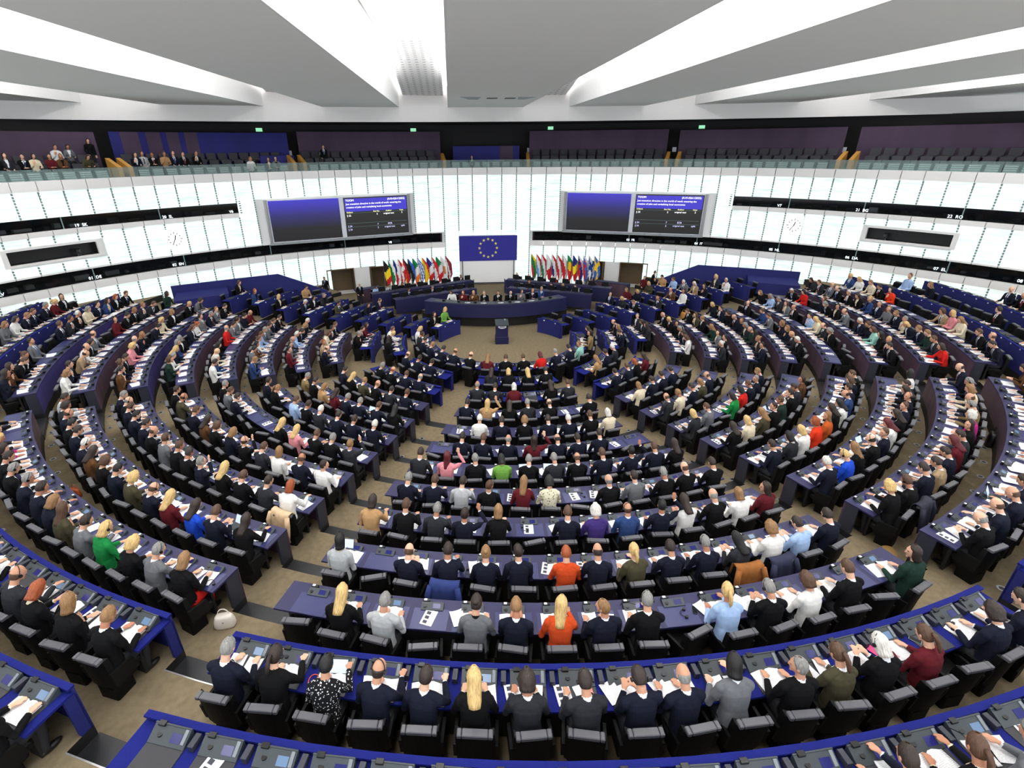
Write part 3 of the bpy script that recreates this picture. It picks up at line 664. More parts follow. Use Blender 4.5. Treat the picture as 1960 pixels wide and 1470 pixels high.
# big blue partitions that close the side seats off from the doors
for sg, side in ((-1, 'left'), (1, 'right')):
    q = [(sg*17.4, 4.6), (sg*15, 5.85), (sg*12.54, 7.0), (sg*11.2, 7.45), (sg*10.0, 7.8)]; tz = [2.5, 2.5, 2.5, 1.85, 1.25]
    t = obj('partition_screen', None, None, Matrix.Translation((sg*14, 6.2, 0)), label='tall royal blue partition with a sloping end behind the %s side desks' % side, category='partition')
    for i in range(4):
        (xa, ya), (xb, yb) = q[i], q[i+1]; n = Vector((0, .1, 0))
        mb = MB(); mb.hexa([(xa,ya,.3),(xb,yb,.3),(xb,yb+.1,.3),(xa,ya+.1,.3),(xa,ya,tz[i]),(xb,yb,tz[i+1]),(xb,yb+.1,tz[i+1]),(xa,ya+.1,tz[i])]); build('panel', mb, M_blue, t)
    mb = MB(); mb.hexa([(sg*16.9,3.6,1.3),(sg*14.6,4.9,1.3),(sg*15.0,5.8,1.3),(sg*17.2,4.6,1.3),(sg*16.9,3.6,1.95),(sg*14.6,4.9,1.95),(sg*15.0,5.8,2.15),(sg*17.2,4.6,2.15)]); build('low_cabinet', mb, M_blue, t)
# ---------------------------------------------------------------- national flags
FLAGC = dict(k=srgb(20,20,20), y=srgb(250,222,40), r=srgb(206,28,40), w=srgb(240,240,240), g=srgb(10,130,70), b=srgb(24,40,130), l=srgb(80,165,225), e=srgb(50,100,190), o=srgb(245,130,40), m=srgb(140,30,45), n=srgb(20,60,140), c=srgb(200,120,50), a=srgb(250,200,20))
FM = {}
def fmat(ch):
    if ch not in FM: FM[ch] = mat('flag_cloth_'+ch, FLAGC[ch], .8)
    return FM[ch]
FLAGS_L = [('black, yellow and red upright', 'v', 'kyr'), ('white, green and red', 'h', 'wgr'), ('white and red with a blue wedge', 'cz', 'wrb'), ('red with a white cross', 'x', 'rw'), ('black, red and gold level', 'h', 'kra'), ('blue, black and white', 'h', 'ekw'), ('green, white and orange', 'v', 'gwo'), ('blue and white striped', 'h', 'ewewewewe'), ('red and yellow', 'h', 'rayr'), ('blue, white and red upright', 'v', 'bwr'), ('red, white and blue with a chequered shield', 'hs', 'rwb'), ('green, white and red upright', 'v', 'gwr'), ('white with a copper patch', 'p', 'wc'), ('dark red with a white band', 'h', 'mmwmm')]
FLAGS_R = [('yellow, green and red', 'h', 'ygr'), ('red, white and pale blue', 'h', 'rwl'), ('red, white and green level', 'h', 'rwg'), ('white and red upright', 'v', 'wr'), ('red, white and navy level', 'h', 'rwb'), ('red, white and red level', 'h', 'rwr'), ('white over red', 'h', 'wr'), ('green and red with a yellow shield', 'p2', 'grra'), ('blue, yellow and red upright', 'v', 'byr'), ('white, blue and red with a small shield', 'hs', 'wbr'), ('white, blue and red with a large shield', 'hs', 'wer'), ('white with a blue cross', 'x', 'wn'), ('blue with a yellow cross', 'x', 'ea')]
def flag_cell(kind, cols, u, v):
    n = len(cols)
    if kind == 'v': return cols[min(n-1, int(v*n))]
    if kind == 'h': return cols[min(n-1, int(u*n))]
    if kind == 'hs': return 'r' if (.3 < u < .75 and .12 < v < .42 and (int(u*14)+int(v*14)) % 2) else cols[min(n-1, int(u*n))]
    if kind == 'cz': return cols[2] if v < .5*(1-abs(2*u-1)) else cols[0 if u < .5 else 1]
    if kind == 'x': return cols[1] if abs(u-.5) < .11 or abs(v-.38) < .09 else cols[0]
    if kind == 'p': return cols[1] if (u-.5)**2+(v-.5)**2 < .035 else cols[0]
    if kind == 'p2': return cols[3] if (u-.5)**2+(v-.4)**2 < .05 else cols[0 if v < .4 else 1]
def make_flag(desc, kind, cols, x, y, z0, sg, i):
    t = obj('flag', None, None, Matrix.Translation((x, y, z0)), label=('%s flag on pole %s, %s row' % (desc, NUM[i+1], 'left' if sg < 0 else 'right')), category='flag', group='national flags')
    H = 2.28
    mb = MB(); mb.cyl(0, 0, 0, H, .016, .012, 8); mb.cyl(0, 0, H, H+.06, .02, .004, 8); build('pole', mb, M_steel, t, Matrix.Translation((x, y, z0)))
    mb = MB(); mb.cyl(0, 0, 0, .05, .15, .12, 12); build('foot', mb, M_dark, t, Matrix.Translation((x, y, z0)))
    U, V = 9, 16; v = []                           # a drooping leaf of cloth: q across, s downwards
    for a in range(U+1):
        for b in range(V+1):
            q, s = 2*a/U-1, b/V; w = .21*min(1, .12+s*3.2)*min(1, (1-s)*2.6+.12+.10*q)
            v.append((.13*s+.02+w*(q+.75), -.05*math.sin(5*q+4*s)*min(1, 3*s)-.03, H-.03-1.62*s-.10*s*(q+1)*.5))
    N = len(v); cs = sorted(set(cols) | ({'r'} if kind == 'hs' else set())); f = []; m = []
    for a in range(U):
        for b in range(V):
            k = a*(V+1)+b; f.append((k, k+1, k+V+2, k+V+1)); q, s = 2*(a+.5)/U-1, (b+.5)/V; m.append(cs.index(flag_cell(kind, cols, min(.999, max(0, .46-.36*q+(s-.5)*.55)), min(.999, max(0, s*1.02-.02+.14*q)))))
    v2 = v+[(p, q+.012, r) for p, q, r in v]; f2 = f+[tuple(N+i for i in reversed(q)) for q in f]
    mb = MB(); mb.add(v2, f2, m+m)
    build('cloth', mb, [fmat(c) for c in cs], t, Matrix.Translation((x, y, z0)) @ Matrix.Rotation(math.radians(6*sg), 4, 'Z'), smooth=True)
for i, (d, k, c) in enumerate(FLAGS_L):
    s = i/13; make_flag(d, k, c, -6.8+s*(6.8-2.87), 10.0+s*1.2, .3, -1, i)
for i, (d, k, c) in enumerate(FLAGS_R):
    s = i/12; make_flag(d, k, c, 2.9+s*(6.9-2.9), 11.2-s*1.1, .3, 1, i)
# ---------------------------------------------------------------- desk blocks with their voting consoles
def console_parts(big):
    """the console of one seat, local +y towards the hall: body, screen, loudspeaker, badge reader"""
    mb = MB(); P_ = {}
    if big:                                        # the raised consoles of the rimmed desks
        mb.hexa([(-.24,-.09,0),(.24,-.09,0),(.24,.10,0),(-.24,.10,0),(-.235,-.085,.02),(.235,-.085,.02),(.235,.09,.105),(-.235,.09,.105)])
        mb.rbox(-.24, .24, .085, .105, 0, .115, .004)
        P_['body'] = mb
        def on(u0, u1, v0, v1, h=.004):            # a plate on the sloping face
            z = lambda v: .02+.085*(v+.085)/.175
            return MB().hexa([(u0,v0,z(v0)),(u1,v0,z(v0)),(u1,v1,z(v1)),(u0,v1,z(v1)),(u0,v0,z(v0)+h),(u1,v0,z(v0)+h),(u1,v1,z(v1)+h),(u0,v1,z(v1)+h)])
        P_['screen'] = on(.03, .16, -.05, .035); P_['badge_slot'] = on(.175, .215, -.05, .08, .012)
        mb = MB(); mb.cyl(-.12, -.0, .05, .068, .032, n=12); P_['loudspeaker'] = mb
        mb = MB(); mb.rbox(-.19, -.1, .06, .12, .1, .13, .004); P_['badge_reader'] = mb
    else:
        mb.hexa([(-.185,-.065,0),(.185,-.065,0),(.185,.07,0),(-.185,.07,0),(-.18,-.06,.018),(.18,-.06,.018),(.18,.065,.06),(-.18,.065,.06)]); P_['body'] = mb
        def on(u0, u1, v0, v1, h=.004):
            z = lambda v: .018+.042*(v+.06)/.125
            return MB().hexa([(u0,v0,z(v0)),(u1,v0,z(v0)),(u1,v1,z(v1)),(u0,v1,z(v1)),(u0,v0,z(v0)+h),(u1,v0,z(v0)+h),(u1,v1,z(v1)+h),(u0,v1,z(v1)+h)])
        P_['screen'] = on(.01, .13, -.035, .04)
        mb = MB(); mb.cyl(-.12, .0, .03, .044, .03, n=12); P_['loudspeaker'] = mb
        mb = MB(); mb.rbox(-.17, -.05, .075, .125, 0, .07, .006); mb.box(-.15, -.1, .08, .12, .07, .073, m=1); P_['badge_reader'] = mb
    return P_
CM = {}
MM = dict(body=[M_cons], screen=[M_scr], loudspeaker=[M_dark], badge_reader=[M_dark, M_plate], badge_slot=[M_slot])
for big in (0, 1):
    P_ = console_parts(big)
    for lit in (0, 1):
        CM[big, lit, 'parts'] = {k: m.mesh(k, (MM[k] if k != 'screen' else [M_scrl if lit else M_scr])) for k, m in P_.items()}
        one = MB()
        ms = [M_cons, M_scrl if lit else M_scr, M_dark, M_slot]
        for k, m in P_.items(): one.add(m.v, m.f, {'body': 0, 'screen': 1, 'loudspeaker': 2, 'badge_reader': 2, 'badge_slot': 3}[k])
        CM[big, lit, 'one'] = one.mesh('console', ms)
mb = MB(); mb.rbox(-.29, .29, -.20, .20, 0, .004, .001); mat_mesh = mb.mesh('writing_mat', M_matt)
mb = MB(); mb.rbox(-.24, .24, -.21, .20, 0, .012, .003); slab_mesh = mb.mesh('writing_slab', M_slab)
mb = MB(); mb.rbox(-.035, .035, -.07, .09, 0, .09, .004); box_mesh = mb.mesh('cable_box', M_end)
mb = MB(); mb.box(-.035, .035, 0, .004, -.03, .03); plaque_mesh = mb.mesh('seat_plaque', M_plate)
mb = MB(); mb.tube([(0,0,0),(.005,-.02,.06),(.02,-.12,.14),(.05,-.24,.17)], [.006,.005,.005,.007], 6); mic_mesh = mb.mesh('gooseneck_microphone', M_dark)
SEATS = []                                         # (row, block, number in the block, az, row radius, floor height, desk height)
rc = random.Random(5)
def desk(r_, block, a0, a1, R, zt, zf, rim, wood, label, side=False):
    am = (a0+a1)/2
    t = obj('curved_desk', None, None, Matrix.Translation(P(R+.3, am, zf)), label=label, category='desk')
    zd = zt-.085 if rim else zt                    # height of the writing surface
    fm = {'p': M_wood, 'b': M_woodb, 'r': M_blue}[wood]
    mb = MB(); mb.arc(R, R+.035, a0, a1, zf-.02, zt-(.005 if rim else .035), 0); build('front_panel', mb, fm, t)
    mb = MB(); mb.arc(R-.005 if not rim else R+.03, R+.60, a0, a1, zd-.035, zd); build('worktop', mb, M_rim if rim else M_top, t)
    if rim:
        mb = MB(); mb.arc(R-.01, R+.075, a0, a1, zt-.03, zt, step=2); build('felt_rim', mb, M_rim, t)
    da = deg(.05/R)
    for e0, e1 in ((a0, a0+da), (a1-da, a1)):
        mb = MB(); mb.arc(R+.01, R+(.30 if not rim else .16), e0, e1, zf-.01, zd-.03); build('end_board', mb, M_blue if rim else M_end, t)
    azs, pa = seat_az(block, R, a0, a1); n = len(azs)
    mb = MB(); mb.arc(R+.45, R+.5, a0+.3*pa, a1-.3*pa, zf+.02, zd-.03); build('modesty_board', mb, M_riser, t)
    for k in range(n):
        a = azs[k]
        SEATS.append((r_, block, k, a, R, zf, zd))
        q = P(R+.2, a, zd)
        if not in_frame(*q, m=60): continue
        w = px(*q)[2]; size = (.46 if rim else .37)*F_PX/w; lit = rc.random() < .18
        fr = place(R+(.19 if rim else .17), a, zd, rc.uniform(-1.5, 1.5))
        if size > 24:
            pp = CM[rim, lit, 'parts']; c = obj('console', pp['body'], t, fr)
            for nm in pp:
                if nm != 'body': obj(nm, pp[nm], c, fr)
        else: obj('console', CM[rim, lit, 'one'], t, fr)
        if rim: obj('writing_slab', slab_mesh, t, place(R+.375, a, zd))
        elif size > 9: obj('writing_mat', mat_mesh, t, place(R+.39, a, zd))
        if rim and k < n-1 and size > 9: obj('cable_box', box_mesh, t, place(R+.19, a+pa/2, zd))
        if rim and abs(a) > 58: obj('seat_plaque', plaque_mesh, t, Matrix.Translation(P(R-.004, a, zt-.05)) @ Matrix.Rotation(math.radians(a+180), 4, 'Z') @ Matrix.Translation((0, -.006, 0)))
        if rc.random() < .07 and size > 14: obj('gooseneck_microphone', mic_mesh, t, place(R+.13, a-.35*pa, zd+.03, rc.uniform(-60, 60)))
BN = {'middle': 'middle block', 'left': 'left block', 'right': 'right block', 'left wing': 'left wing', 'right wing': 'right wing'}
for i, r_ in enumerate(ROWS):
    R = RR[r_]
    for b, (a0, a1) in BLOCKS[r_].items():
        rim = r_ in RIM
        if not any(in_frame(*P(R+q, a0+(a1-a0)*u/8, ZZ[r_]), m=30) for u in range(9) for q in (0, .6)): continue
        wood = 'r' if rim else ('b' if (b == 'left wing' and r_ in 'CE') else 'p')
        lab = '%s curved desk, %s row from the rear in the %s' % ('blue rimmed' if rim else 'purple fronted' if 'wing' in b else 'blue topped', ORD[i], BN[b]) if r_ != 'M' else 'blue rimmed horseshoe desk running round the carpeted well'
        desk(r_, b, a0, a1, R, ZZ[r_], FL[r_], int(rim), wood, lab)
for sg, side in ((-1, 'left side'), (1, 'right side')):
    for j, (r_, (a0, a1)) in enumerate(SIDE.items()):
        if r_ == 'E' and sg > 0: pass
        R = RR[r_]+.06; z = ZZ[r_]+(.10 if r_ not in RIM else 0)
        a0, a1 = (a0, a1) if sg > 0 else (-a1, -a0)
        nm = 'nearest the lectern' if j == 0 else '%s from the well' % ['', 'second', 'third', 'fourth', 'fifth', 'sixth', 'seventh', 'eighth', 'ninth'][j]
        desk(r_, side, a0, a1, R, z, FL[r_], 1, 'r', 'short blue fronted desk beside the podium, %s on the %s' % (nm, side), True)
# partitions that run on beyond the rear rows' desks
for r_, sg, a0, a1, dz in (('B', -1, 92.2, 97, .0), ('B', 1, 92.2, 97.3, 0)):
    R = RR[r_]; mb = MB(); lo, hi = sorted((sg*a0, sg*a1)); mb.arc(R, R+.06, lo, hi, FL[r_], ZZ[r_]+.0)
    build('end_partition', mb, M_blue, obj('partition_screen', None, None, Matrix.Translation(P(R, (lo+hi)/2, FL[r_])), label='low blue partition carrying on from the second rear row, %s wing' % ('left' if sg < 0 else 'right'), category='partition'))
mb = MB(); mb.arc(21.3, 21.36, 62, 79, FL['A'], 3.42, mf=(0,0,1,0,0))
t = obj('partition_screen', mb.mesh('partition_screen', [M_riser, M_blue]), None, None, label='dark backed blue partition behind the rearmost row, right wing', category='partition')
# ---------------------------------------------------------------- chairs
def chair_parts():
    P_ = {}
    mb = MB(); mb.rbox(-.24, .24, -.15, .28, .36, .46, .03); mb.rbox(-.2, .2, -.16, .2, .24, .37, .02); P_['seat'] = mb
    mb = MB(); mb.rbox(-.16, .16, -.17, .13, 0, .25, .02); P_['pedestal'] = mb
    mb = MB(); N = 8                               # curved padded back
    ring = []
    for (z, y, w) in ((.30, -.13, .235), (.55, -.15, .24), (.75, -.165, .24), (.865, -.172, .23)):
        row = []
        for k in range(N+1):
            u = 2*k/N-1; row.append((u*w, y+.055*u*u, z))
        for k in range(N, -1, -1):
            u = 2*k/N-1; row.append((u*w, y-.065+.04*u*u, z-.01))
        ring.append(row)
    v = [p for row in ring for p in row]; L = 2*(N+1); f = []
    for i in range(3):
        for k in range(L): f.append((i*L+k, i*L+(k+1)%L, (i+1)*L+(k+1)%L, (i+1)*L+k))
    f += [tuple(range(L-1,-1,-1)), tuple(range(3*L, 4*L))]
    mb.add(v, f); P_['backrest'] = mb
    mb = MB()
    for x0, x1 in ((-.215,-.16), (-.155,.155), (.16,.215)): mb.rbox(x0, x1, -.262, -.16, .855, .905, .009)
    P_['headrest'] = mb
    for s in (-1, 1):
        mb = MB(); mb.hexa([(s*.255-.02,-.16,.34),(s*.255+.02,-.16,.34),(s*.255+.02,.2,.36),(s*.255-.02,.2,.36),(s*.255-.02,-.19,.62),(s*.255+.02,-.19,.62),(s*.255+.02,.14,.60),(s*.255-.02,.14,.60)]); P_['armrest%d' % s] = mb
    return P_
CP = chair_parts()
CHM = {k: m.mesh(k.rstrip('-1'), M_head if k == 'headrest' else M_black) for k, m in CP.items()}
CHAIR_R = .78                                      # how far behind the desk front the seat's middle stands
# ---------------------------------------------------------------- people: one continuous body per pose, hair and headset as children
def lerp(a, b, t): return a+(b-a)*t
def ell(mb, c, r, n=14, k=9, M=None):
    v = []; f = []
    for i in range(k+1):
        t = math.pi*i/k
        for j in range(n):
            p = Vector((r[0]*math.sin(t)*math.cos(2*math.pi*j/n), r[1]*math.sin(t)*math.sin(2*math.pi*j/n), r[2]*math.cos(t)))
            v.append((M @ p if M else p)+Vector(c))
    for i in range(k):
        for j in range(n): f.append((i*n+j, (i+1)*n+j, (i+1)*n+(j+1)%n, i*n+(j+1)%n))
    f.append(tuple(range(n))); f.append(tuple(range(k*n+n-1, k*n-1, -1)))
    mb.add(v, f)
def loft(mb, rows, n=16):                          # rows: centre, x radius, y radius
    v = []; f = []
    for c, rx, ry in rows:
        for j in range(n):
            a = 2*math.pi*j/n; v.append((c[0]+rx*math.cos(a), c[1]+ry*math.sin(a), c[2]))
    for i in range(len(rows)-1):
        for j in range(n): f.append((i*n+j, i*n+(j+1)%n, (i+1)*n+(j+1)%n, (i+1)*n+j))
    f.append(tuple(range(n-1,-1,-1))); L = (len(rows)-1)*n; f.append(tuple(range(L, L+n)))
    mb.add(v, f)
def ik(s, w, l1, l2, pole):
    d = w-s; L = min(d.length, (l1+l2)*.999); dn = d.normalized(); w = s+dn*L
    x = (l1*l1-l2*l2+L*L)/(2*L); h = math.sqrt(max(l1*l1-x*x, 0))
    p = (pole-dn*pole.dot(dn)).normalized()
    return s+dn*x+p*h, w
SKIN, TOP, SHIRT, LEGS, SHOE, EYE, TIE, LIP = range(8)
def person_mesh(name, beta, pitch, yaw, wr, wl, stand=False, sitz=.56, tuck=0, spread=0, voxel=.0095, ratio=.42, female=False, roll=0, rh=None, lh=None):
    mb = MB(); cap = []                            # cap: label, a, b, ra, rb - for naming the faces afterwards
    b = math.radians(beta); d = Vector((0, math.sin(b), math.cos(b)))
    P0 = Vector((0, 0, .98 if stand else sitz))
    sw = .165 if female else .185
    fwd = Vector((0, math.cos(b), -math.sin(b)))
    def sp(t): return P0+d*t
    rows = [(-.10, .15, .11), (-.03, .172, .13), (.08, .165, .125), (.18, .148 if female else .158, .112), (.30, .168, .125), (.40, .178, .122), (.47, .165, .10), (.515, .10, .078), (.54, .06, .06)]
    v = []; f = []; n = 18
    for t, rx, ry in rows:
        for j in range(n):
            a = 2*math.pi*j/n; ca, sa = math.cos(a), math.sin(a)
            e = .75; q = Vector((rx*math.copysign(abs(ca)**e, ca), 0, 0))+fwd*(ry*math.copysign(abs(sa)**e, sa)); v.append(sp(t)+q)
    for i in range(len(rows)-1):
        for j in range(n): f.append((i*n+j, i*n+(j+1)%n, (i+1)*n+(j+1)%n, (i+1)*n+j))
    f.append(tuple(range(n-1,-1,-1))); L = (len(rows)-1)*n; f.append(tuple(range(L, L+n))); mb.add(v, f)
    if female:
        for s in (-1, 1): ell(mb, sp(.335)+fwd*.085+Vector((s*.075,0,0)), (.068, .06, .065))
    for t, r in ((.02, .13), (.2, .11), (.36, .13), (.46, .10)): cap.append((TOP, sp(t)-Vector((.06,0,0)), sp(t)+Vector((.06,0,0)), r, r))
    cap.append((LEGS, sp(-.09)-Vector((.06,0,0)), sp(-.09)+Vector((.06,0,0)), .12, .12))
    # neck and head
    nb = sp(.52); hp = math.radians(pitch); hy = math.radians(yaw)
    nd = (d+Vector((0, .45*math.sin(hp)+.1, 0))).normalized()
    nt_ = nb+nd*.115
    mb.tube([nb-nd*.05, nb+nd*.03, nt_], [.066, .056, .054], 12); cap.append((SKIN, nb+nd*.035, nt_, .056, .055))
    cap.append((SHIRT, nb+nd*.004, nb+nd*.016, .064, .062))
    HM = Matrix.Translation(nt_) @ Matrix.Rotation(hy, 4, 'Z') @ Matrix.Rotation(math.radians(roll), 4, 'Y') @ Matrix.Rotation(-hp, 4, 'X') @ Matrix.Translation((0, .022, .085))
    v = []; f = []; n, k = 20, 16
    for i in range(k+1):
        t = math.pi*i/k
        for j in range(n):
            a = 2*math.pi*j/n; x, y, z = math.sin(t)*math.cos(a), math.sin(t)*math.sin(a), math.cos(t)
            X = .075*x; Y = .096*y; Z = .118*z
            if z < 0:
                X *= 1-.30*z*z; Y = Y*(1-.12*z*z)+.012*(-z)
                if y > 0 and z < -.5: Y += .006
            if y > .6 and -.1 < z < .35: Y -= .005
            v.append(HM @ Vector((X, Y, Z)))
    for i in range(k):
        for j in range(n): f.append((i*n+j, (i+1)*n+j, (i+1)*n+(j+1)%n, i*n+(j+1)%n))
    f.append(tuple(range(n))); f.append(tuple(range(k*n+n-1, k*n-1, -1))); mb.add(v, f)
    R3 = HM.to_3x3().to_4x4()
    mb.tube([HM @ Vector(p) for p in ((0,.086,.025),(0,.104,-.012),(0,.108,-.026),(0,.09,-.032))], [.010,.013,.015,.012], 8)
    ell(mb, HM @ Vector((0,.086,.032)), (.052,.012,.010), M=R3); ell(mb, HM @ Vector((0,.088,-.062)), (.024,.011,.011), M=R3); ell(mb, HM @ Vector((0,.078,-.098)), (.024,.018,.016), M=R3)
    for s in (-1, 1):
        ell(mb, HM @ Vector((s*.077,-.004,-.008)), (.012,.019,.031), 10, 6, R3)
        cap.append((EYE, HM @ Vector((s*.031,.084,.012)), HM @ Vector((s*.036,.084,.012)), .0085, .0085))
    cap.append((LIP, HM @ Vector((-.016,.095,-.062)), HM @ Vector((.016,.095,-.062)), .009, .009))
    cap.append((SKIN, HM @ Vector((0,-.01,.02)), HM @ Vector((0,.01,-.03)), .082, .078))
    # arms and hands
    for s, w, hd in ((1, wr, rh), (-1, wl, lh)):
        sh = sp(.445)+Vector((s*sw, 0, 0))+fwd*.005
        el, w = ik(sh, Vector(w), .285, .255, Vector((s*.55, -.35, -1.0)))
        ell(mb, sh, (.07,.068,.07)); mb.tube([sp(.505)+Vector((s*.05,0,0)), sp(.49)+Vector((s*.12,0,0)), sh], [.06,.062,.066], 10)
        mb.tube([sh, lerp(sh, el, .5), el, lerp(el, w, .5), lerp(el, w, .93)], [.066,.057,.049,.045,.036], 10)
        cap += [(TOP, sh, el, .066, .049), (TOP, el, lerp(el, w, .9), .049, .036), (SHIRT, lerp(el, w, .93), lerp(el, w, .985), .036, .034)]
        mb.tube([lerp(el, w, .86), w], [.030,.026], 8)
        fd = (w-el).normalized() if hd is None else Vector(hd).normalized()     # direction the hand points
        side = fd.cross(Vector((0,0,1))).normalized() if abs(fd.z) < .9 else Vector((1,0,0)); nrm = side.cross(fd)
        pc = w+fd*.045
        Mh = Matrix((side, fd, nrm)).transposed().to_4x4()
        ell(mb, pc, (.040,.055,.017), 12, 8, Mh); cap.append((SKIN, w+fd*.0, w+fd*.09, .036, .036))
        for q, ln in ((-.033,.062),(-.012,.074),(.010,.072),(.031,.055)):       # four unequal, slightly bent fingers
            o_ = w+fd*.075+side*(q*.85); dr = (fd+side*(q*5.0)).normalized()
            mb.tube([o_, o_+dr*ln*.55-nrm*.002, o_+dr*ln*.9-nrm*.014, o_+dr*ln-nrm*.024], [.0095,.0092,.0085,.006], 7); cap.append((SKIN, o_, o_+dr*ln, .02, .02))
        ts = -s                                    # thumb on the inner side
        o_ = w+fd*.03+side*(ts*.024*1.0); dr = (fd*.75+side*ts*.75).normalized()
        mb.tube([o_, o_+dr*.035, o_+dr*.034+fd*.03-nrm*.006], [.013,.011,.008], 7); cap.append((SKIN, o_, o_+dr*.05, .02, .02))
    # legs
    for s in (-1, 1):
        hip = P0+Vector((s*.09, 0, -.07))
        if stand: kn, an = Vector((s*.10, .03+spread*s, .52)), Vector((s*.10, .0+2*spread*s, .09))
        else: kn, an = Vector((s*(.11+.02*tuck), .40, sitz-.04)), Vector((s*.11, .34-.2*tuck, .10))
        mb.tube([hip, lerp(hip, kn, .5), kn], [.10,.088,.066], 12); mb.tube([kn, lerp(kn, an, .35), an], [.064,.06,.042], 10)
        ell(mb, an+Vector((0, .06, -.05)), (.043,.125,.045)); mb.tube([an, an+Vector((0,0,-.05))], .04, 8)
        cap += [(LEGS, hip, kn, .10, .066), (LEGS, kn, an, .064, .042), (SHOE, an+Vector((0,0,-.04)), an+Vector((0,.15,-.06)), .045, .04)]
    me = bpy.data.meshes.new(name+'_rough'); me.from_pydata(mb.v, [], mb.f); me.update()
    o = bpy.data.objects.new(name+'_rough', me); COL.objects.link(o)
    m = o.modifiers.new('r', 'REMESH'); m.mode = 'VOXEL'; m.voxel_size = voxel; m.use_smooth_shade = True
    m = o.modifiers.new('s', 'SMOOTH'); m.factor = .5; m.iterations = 2
    m = o.modifiers.new('d', 'DECIMATE'); m.ratio = ratio
    dg = bpy.context.evaluated_depsgraph_get(); out = bpy.data.meshes.new_from_object(o.evaluated_get(dg)); out.name = name
    bpy.data.objects.remove(o); bpy.data.meshes.remove(me)
    nf = len(out.polygons); c = np.empty(nf*3); out.polygons.foreach_get('center', c); c = c.reshape(-1, 3)
    best = np.full(nf, 1e9); lab = np.zeros(nf, int)
    for l, a, b_, ra, rb in cap:
        a = np.array(a); ab = np.array(b_)-a; t = np.clip(((c-a)@ab)/max(ab@ab, 1e-9), 0, 1)
        dist = np.linalg.norm(c-a-t[:, None]*ab, axis=1)-(ra+(rb-ra)*t)
        if l in (EYE, LIP): hit = dist < .001; lab[hit] = l; best[hit] = -9; continue
        k = dist < best; best[k] = dist[k]; lab[k] = l
    rel = c-np.array(P0); t = rel@np.array(d); y = rel@np.array(fwd)   # open jacket: shirt and tie down the front
    fr = (lab == TOP) & (y > .055) & (t > .2) & (t < .53) & (np.abs(c[:, 0]) < .012+.055*(t-.2)/.3); lab[fr] = SHIRT
    lab[fr & (np.abs(c[:, 0]) < .017)] = TIE
    out.materials.clear()
    for i in range(8): out.materials.append(None)
    out.polygons.foreach_set('material_index', lab.astype(np.int32)); out.polygons.foreach_set('use_smooth', [True]*nf)
    return out, HM
Zd = .735                                          # where wrists rest on a desk
POSE = dict(
    read=dict(beta=9, pitch=32, yaw=0, wr=(.14,.37,Zd), wl=(-.14,.37,Zd), rh=(-.25,1,-.12), lh=(.25,1,-.12)),
    vote=dict(beta=14, pitch=24, yaw=-8, wr=(.15,.50,.785), wl=(-.14,.35,Zd), rh=(-.05,1,-.2), lh=(.3,1,-.1)),
    chin=dict(beta=11, pitch=14, yaw=10, wr=(.08,.20,.89), wl=(-.12,.35,Zd), rh=(-.25,.0,1), lh=(.4,1,-.1)),
    fold=dict(beta=10, pitch=14, yaw=-14, wr=(-.03,.33,Zd+.01), wl=(.02,.30,Zd+.01), rh=(-1,.3,-.05), lh=(1,.3,-.05)),
    hand=dict(beta=5, pitch=5, yaw=-6, wr=(.27,.16,1.34), wl=(-.15,.35,Zd), rh=(-.05,.1,1), lh=(.25,1,-.12)),
    lookl=dict(beta=7, pitch=8, yaw=48, wr=(.14,.34,Zd), wl=(-.16,.35,Zd), rh=(-.3,1,-.12), lh=(.3,1,-.12)),
    lookr=dict(beta=7, pitch=8, yaw=-48, wr=(.16,.35,Zd), wl=(-.14,.34,Zd), rh=(-.3,1,-.12), lh=(.3,1,-.12)),
    phone=dict(beta=8, pitch=38, yaw=4, wr=(.075,.33,.83), wl=(-.075,.33,.83), rh=(-.3,.9,.25), lh=(.3,.9,.25)),
    lean=dict(beta=-3, pitch=4, yaw=6, wr=(.13,.24,.66), wl=(-.13,.24,.66), rh=(-.5,1,-.2), lh=(.5,1,-.2)),
    hunch=dict(beta=22, pitch=40, yaw=12, wr=(.10,.40,Zd), wl=(-.19,.36,Zd), rh=(-.35,1,-.12), lh=(.4,1,-.1)))
BODY = {}; CROWD = {}
for k, q in POSE.items():
    for fem in ((False, True) if k in ('read', 'vote', 'chin', 'lookl', 'phone') else (False,)):
        BODY[k, fem] = person_mesh('person', female=fem, **q)
        if not fem or k == 'read': CROWD[k, fem] = person_mesh('crowd', female=fem, voxel=.022, ratio=.5, **q)
for k in POSE: BODY.setdefault((k, True), BODY[k, False]); CROWD.setdefault((k, True), CROWD[k, False] if k != 'read' else None)
BODY['stand', False] = person_mesh('person', 2, 12, 0, (.20,.16,.95), (-.22,.05,.86), stand=True, rh=(-.3,.8,-.3), lh=(0,.1,-1))
BODY['walk', False] = person_mesh('person', 6, 10, 10, (.24,.16,.92), (-.24,-.1,.9), stand=True, spread=.12, rh=(0,.4,-1), lh=(0,-.1,-1))
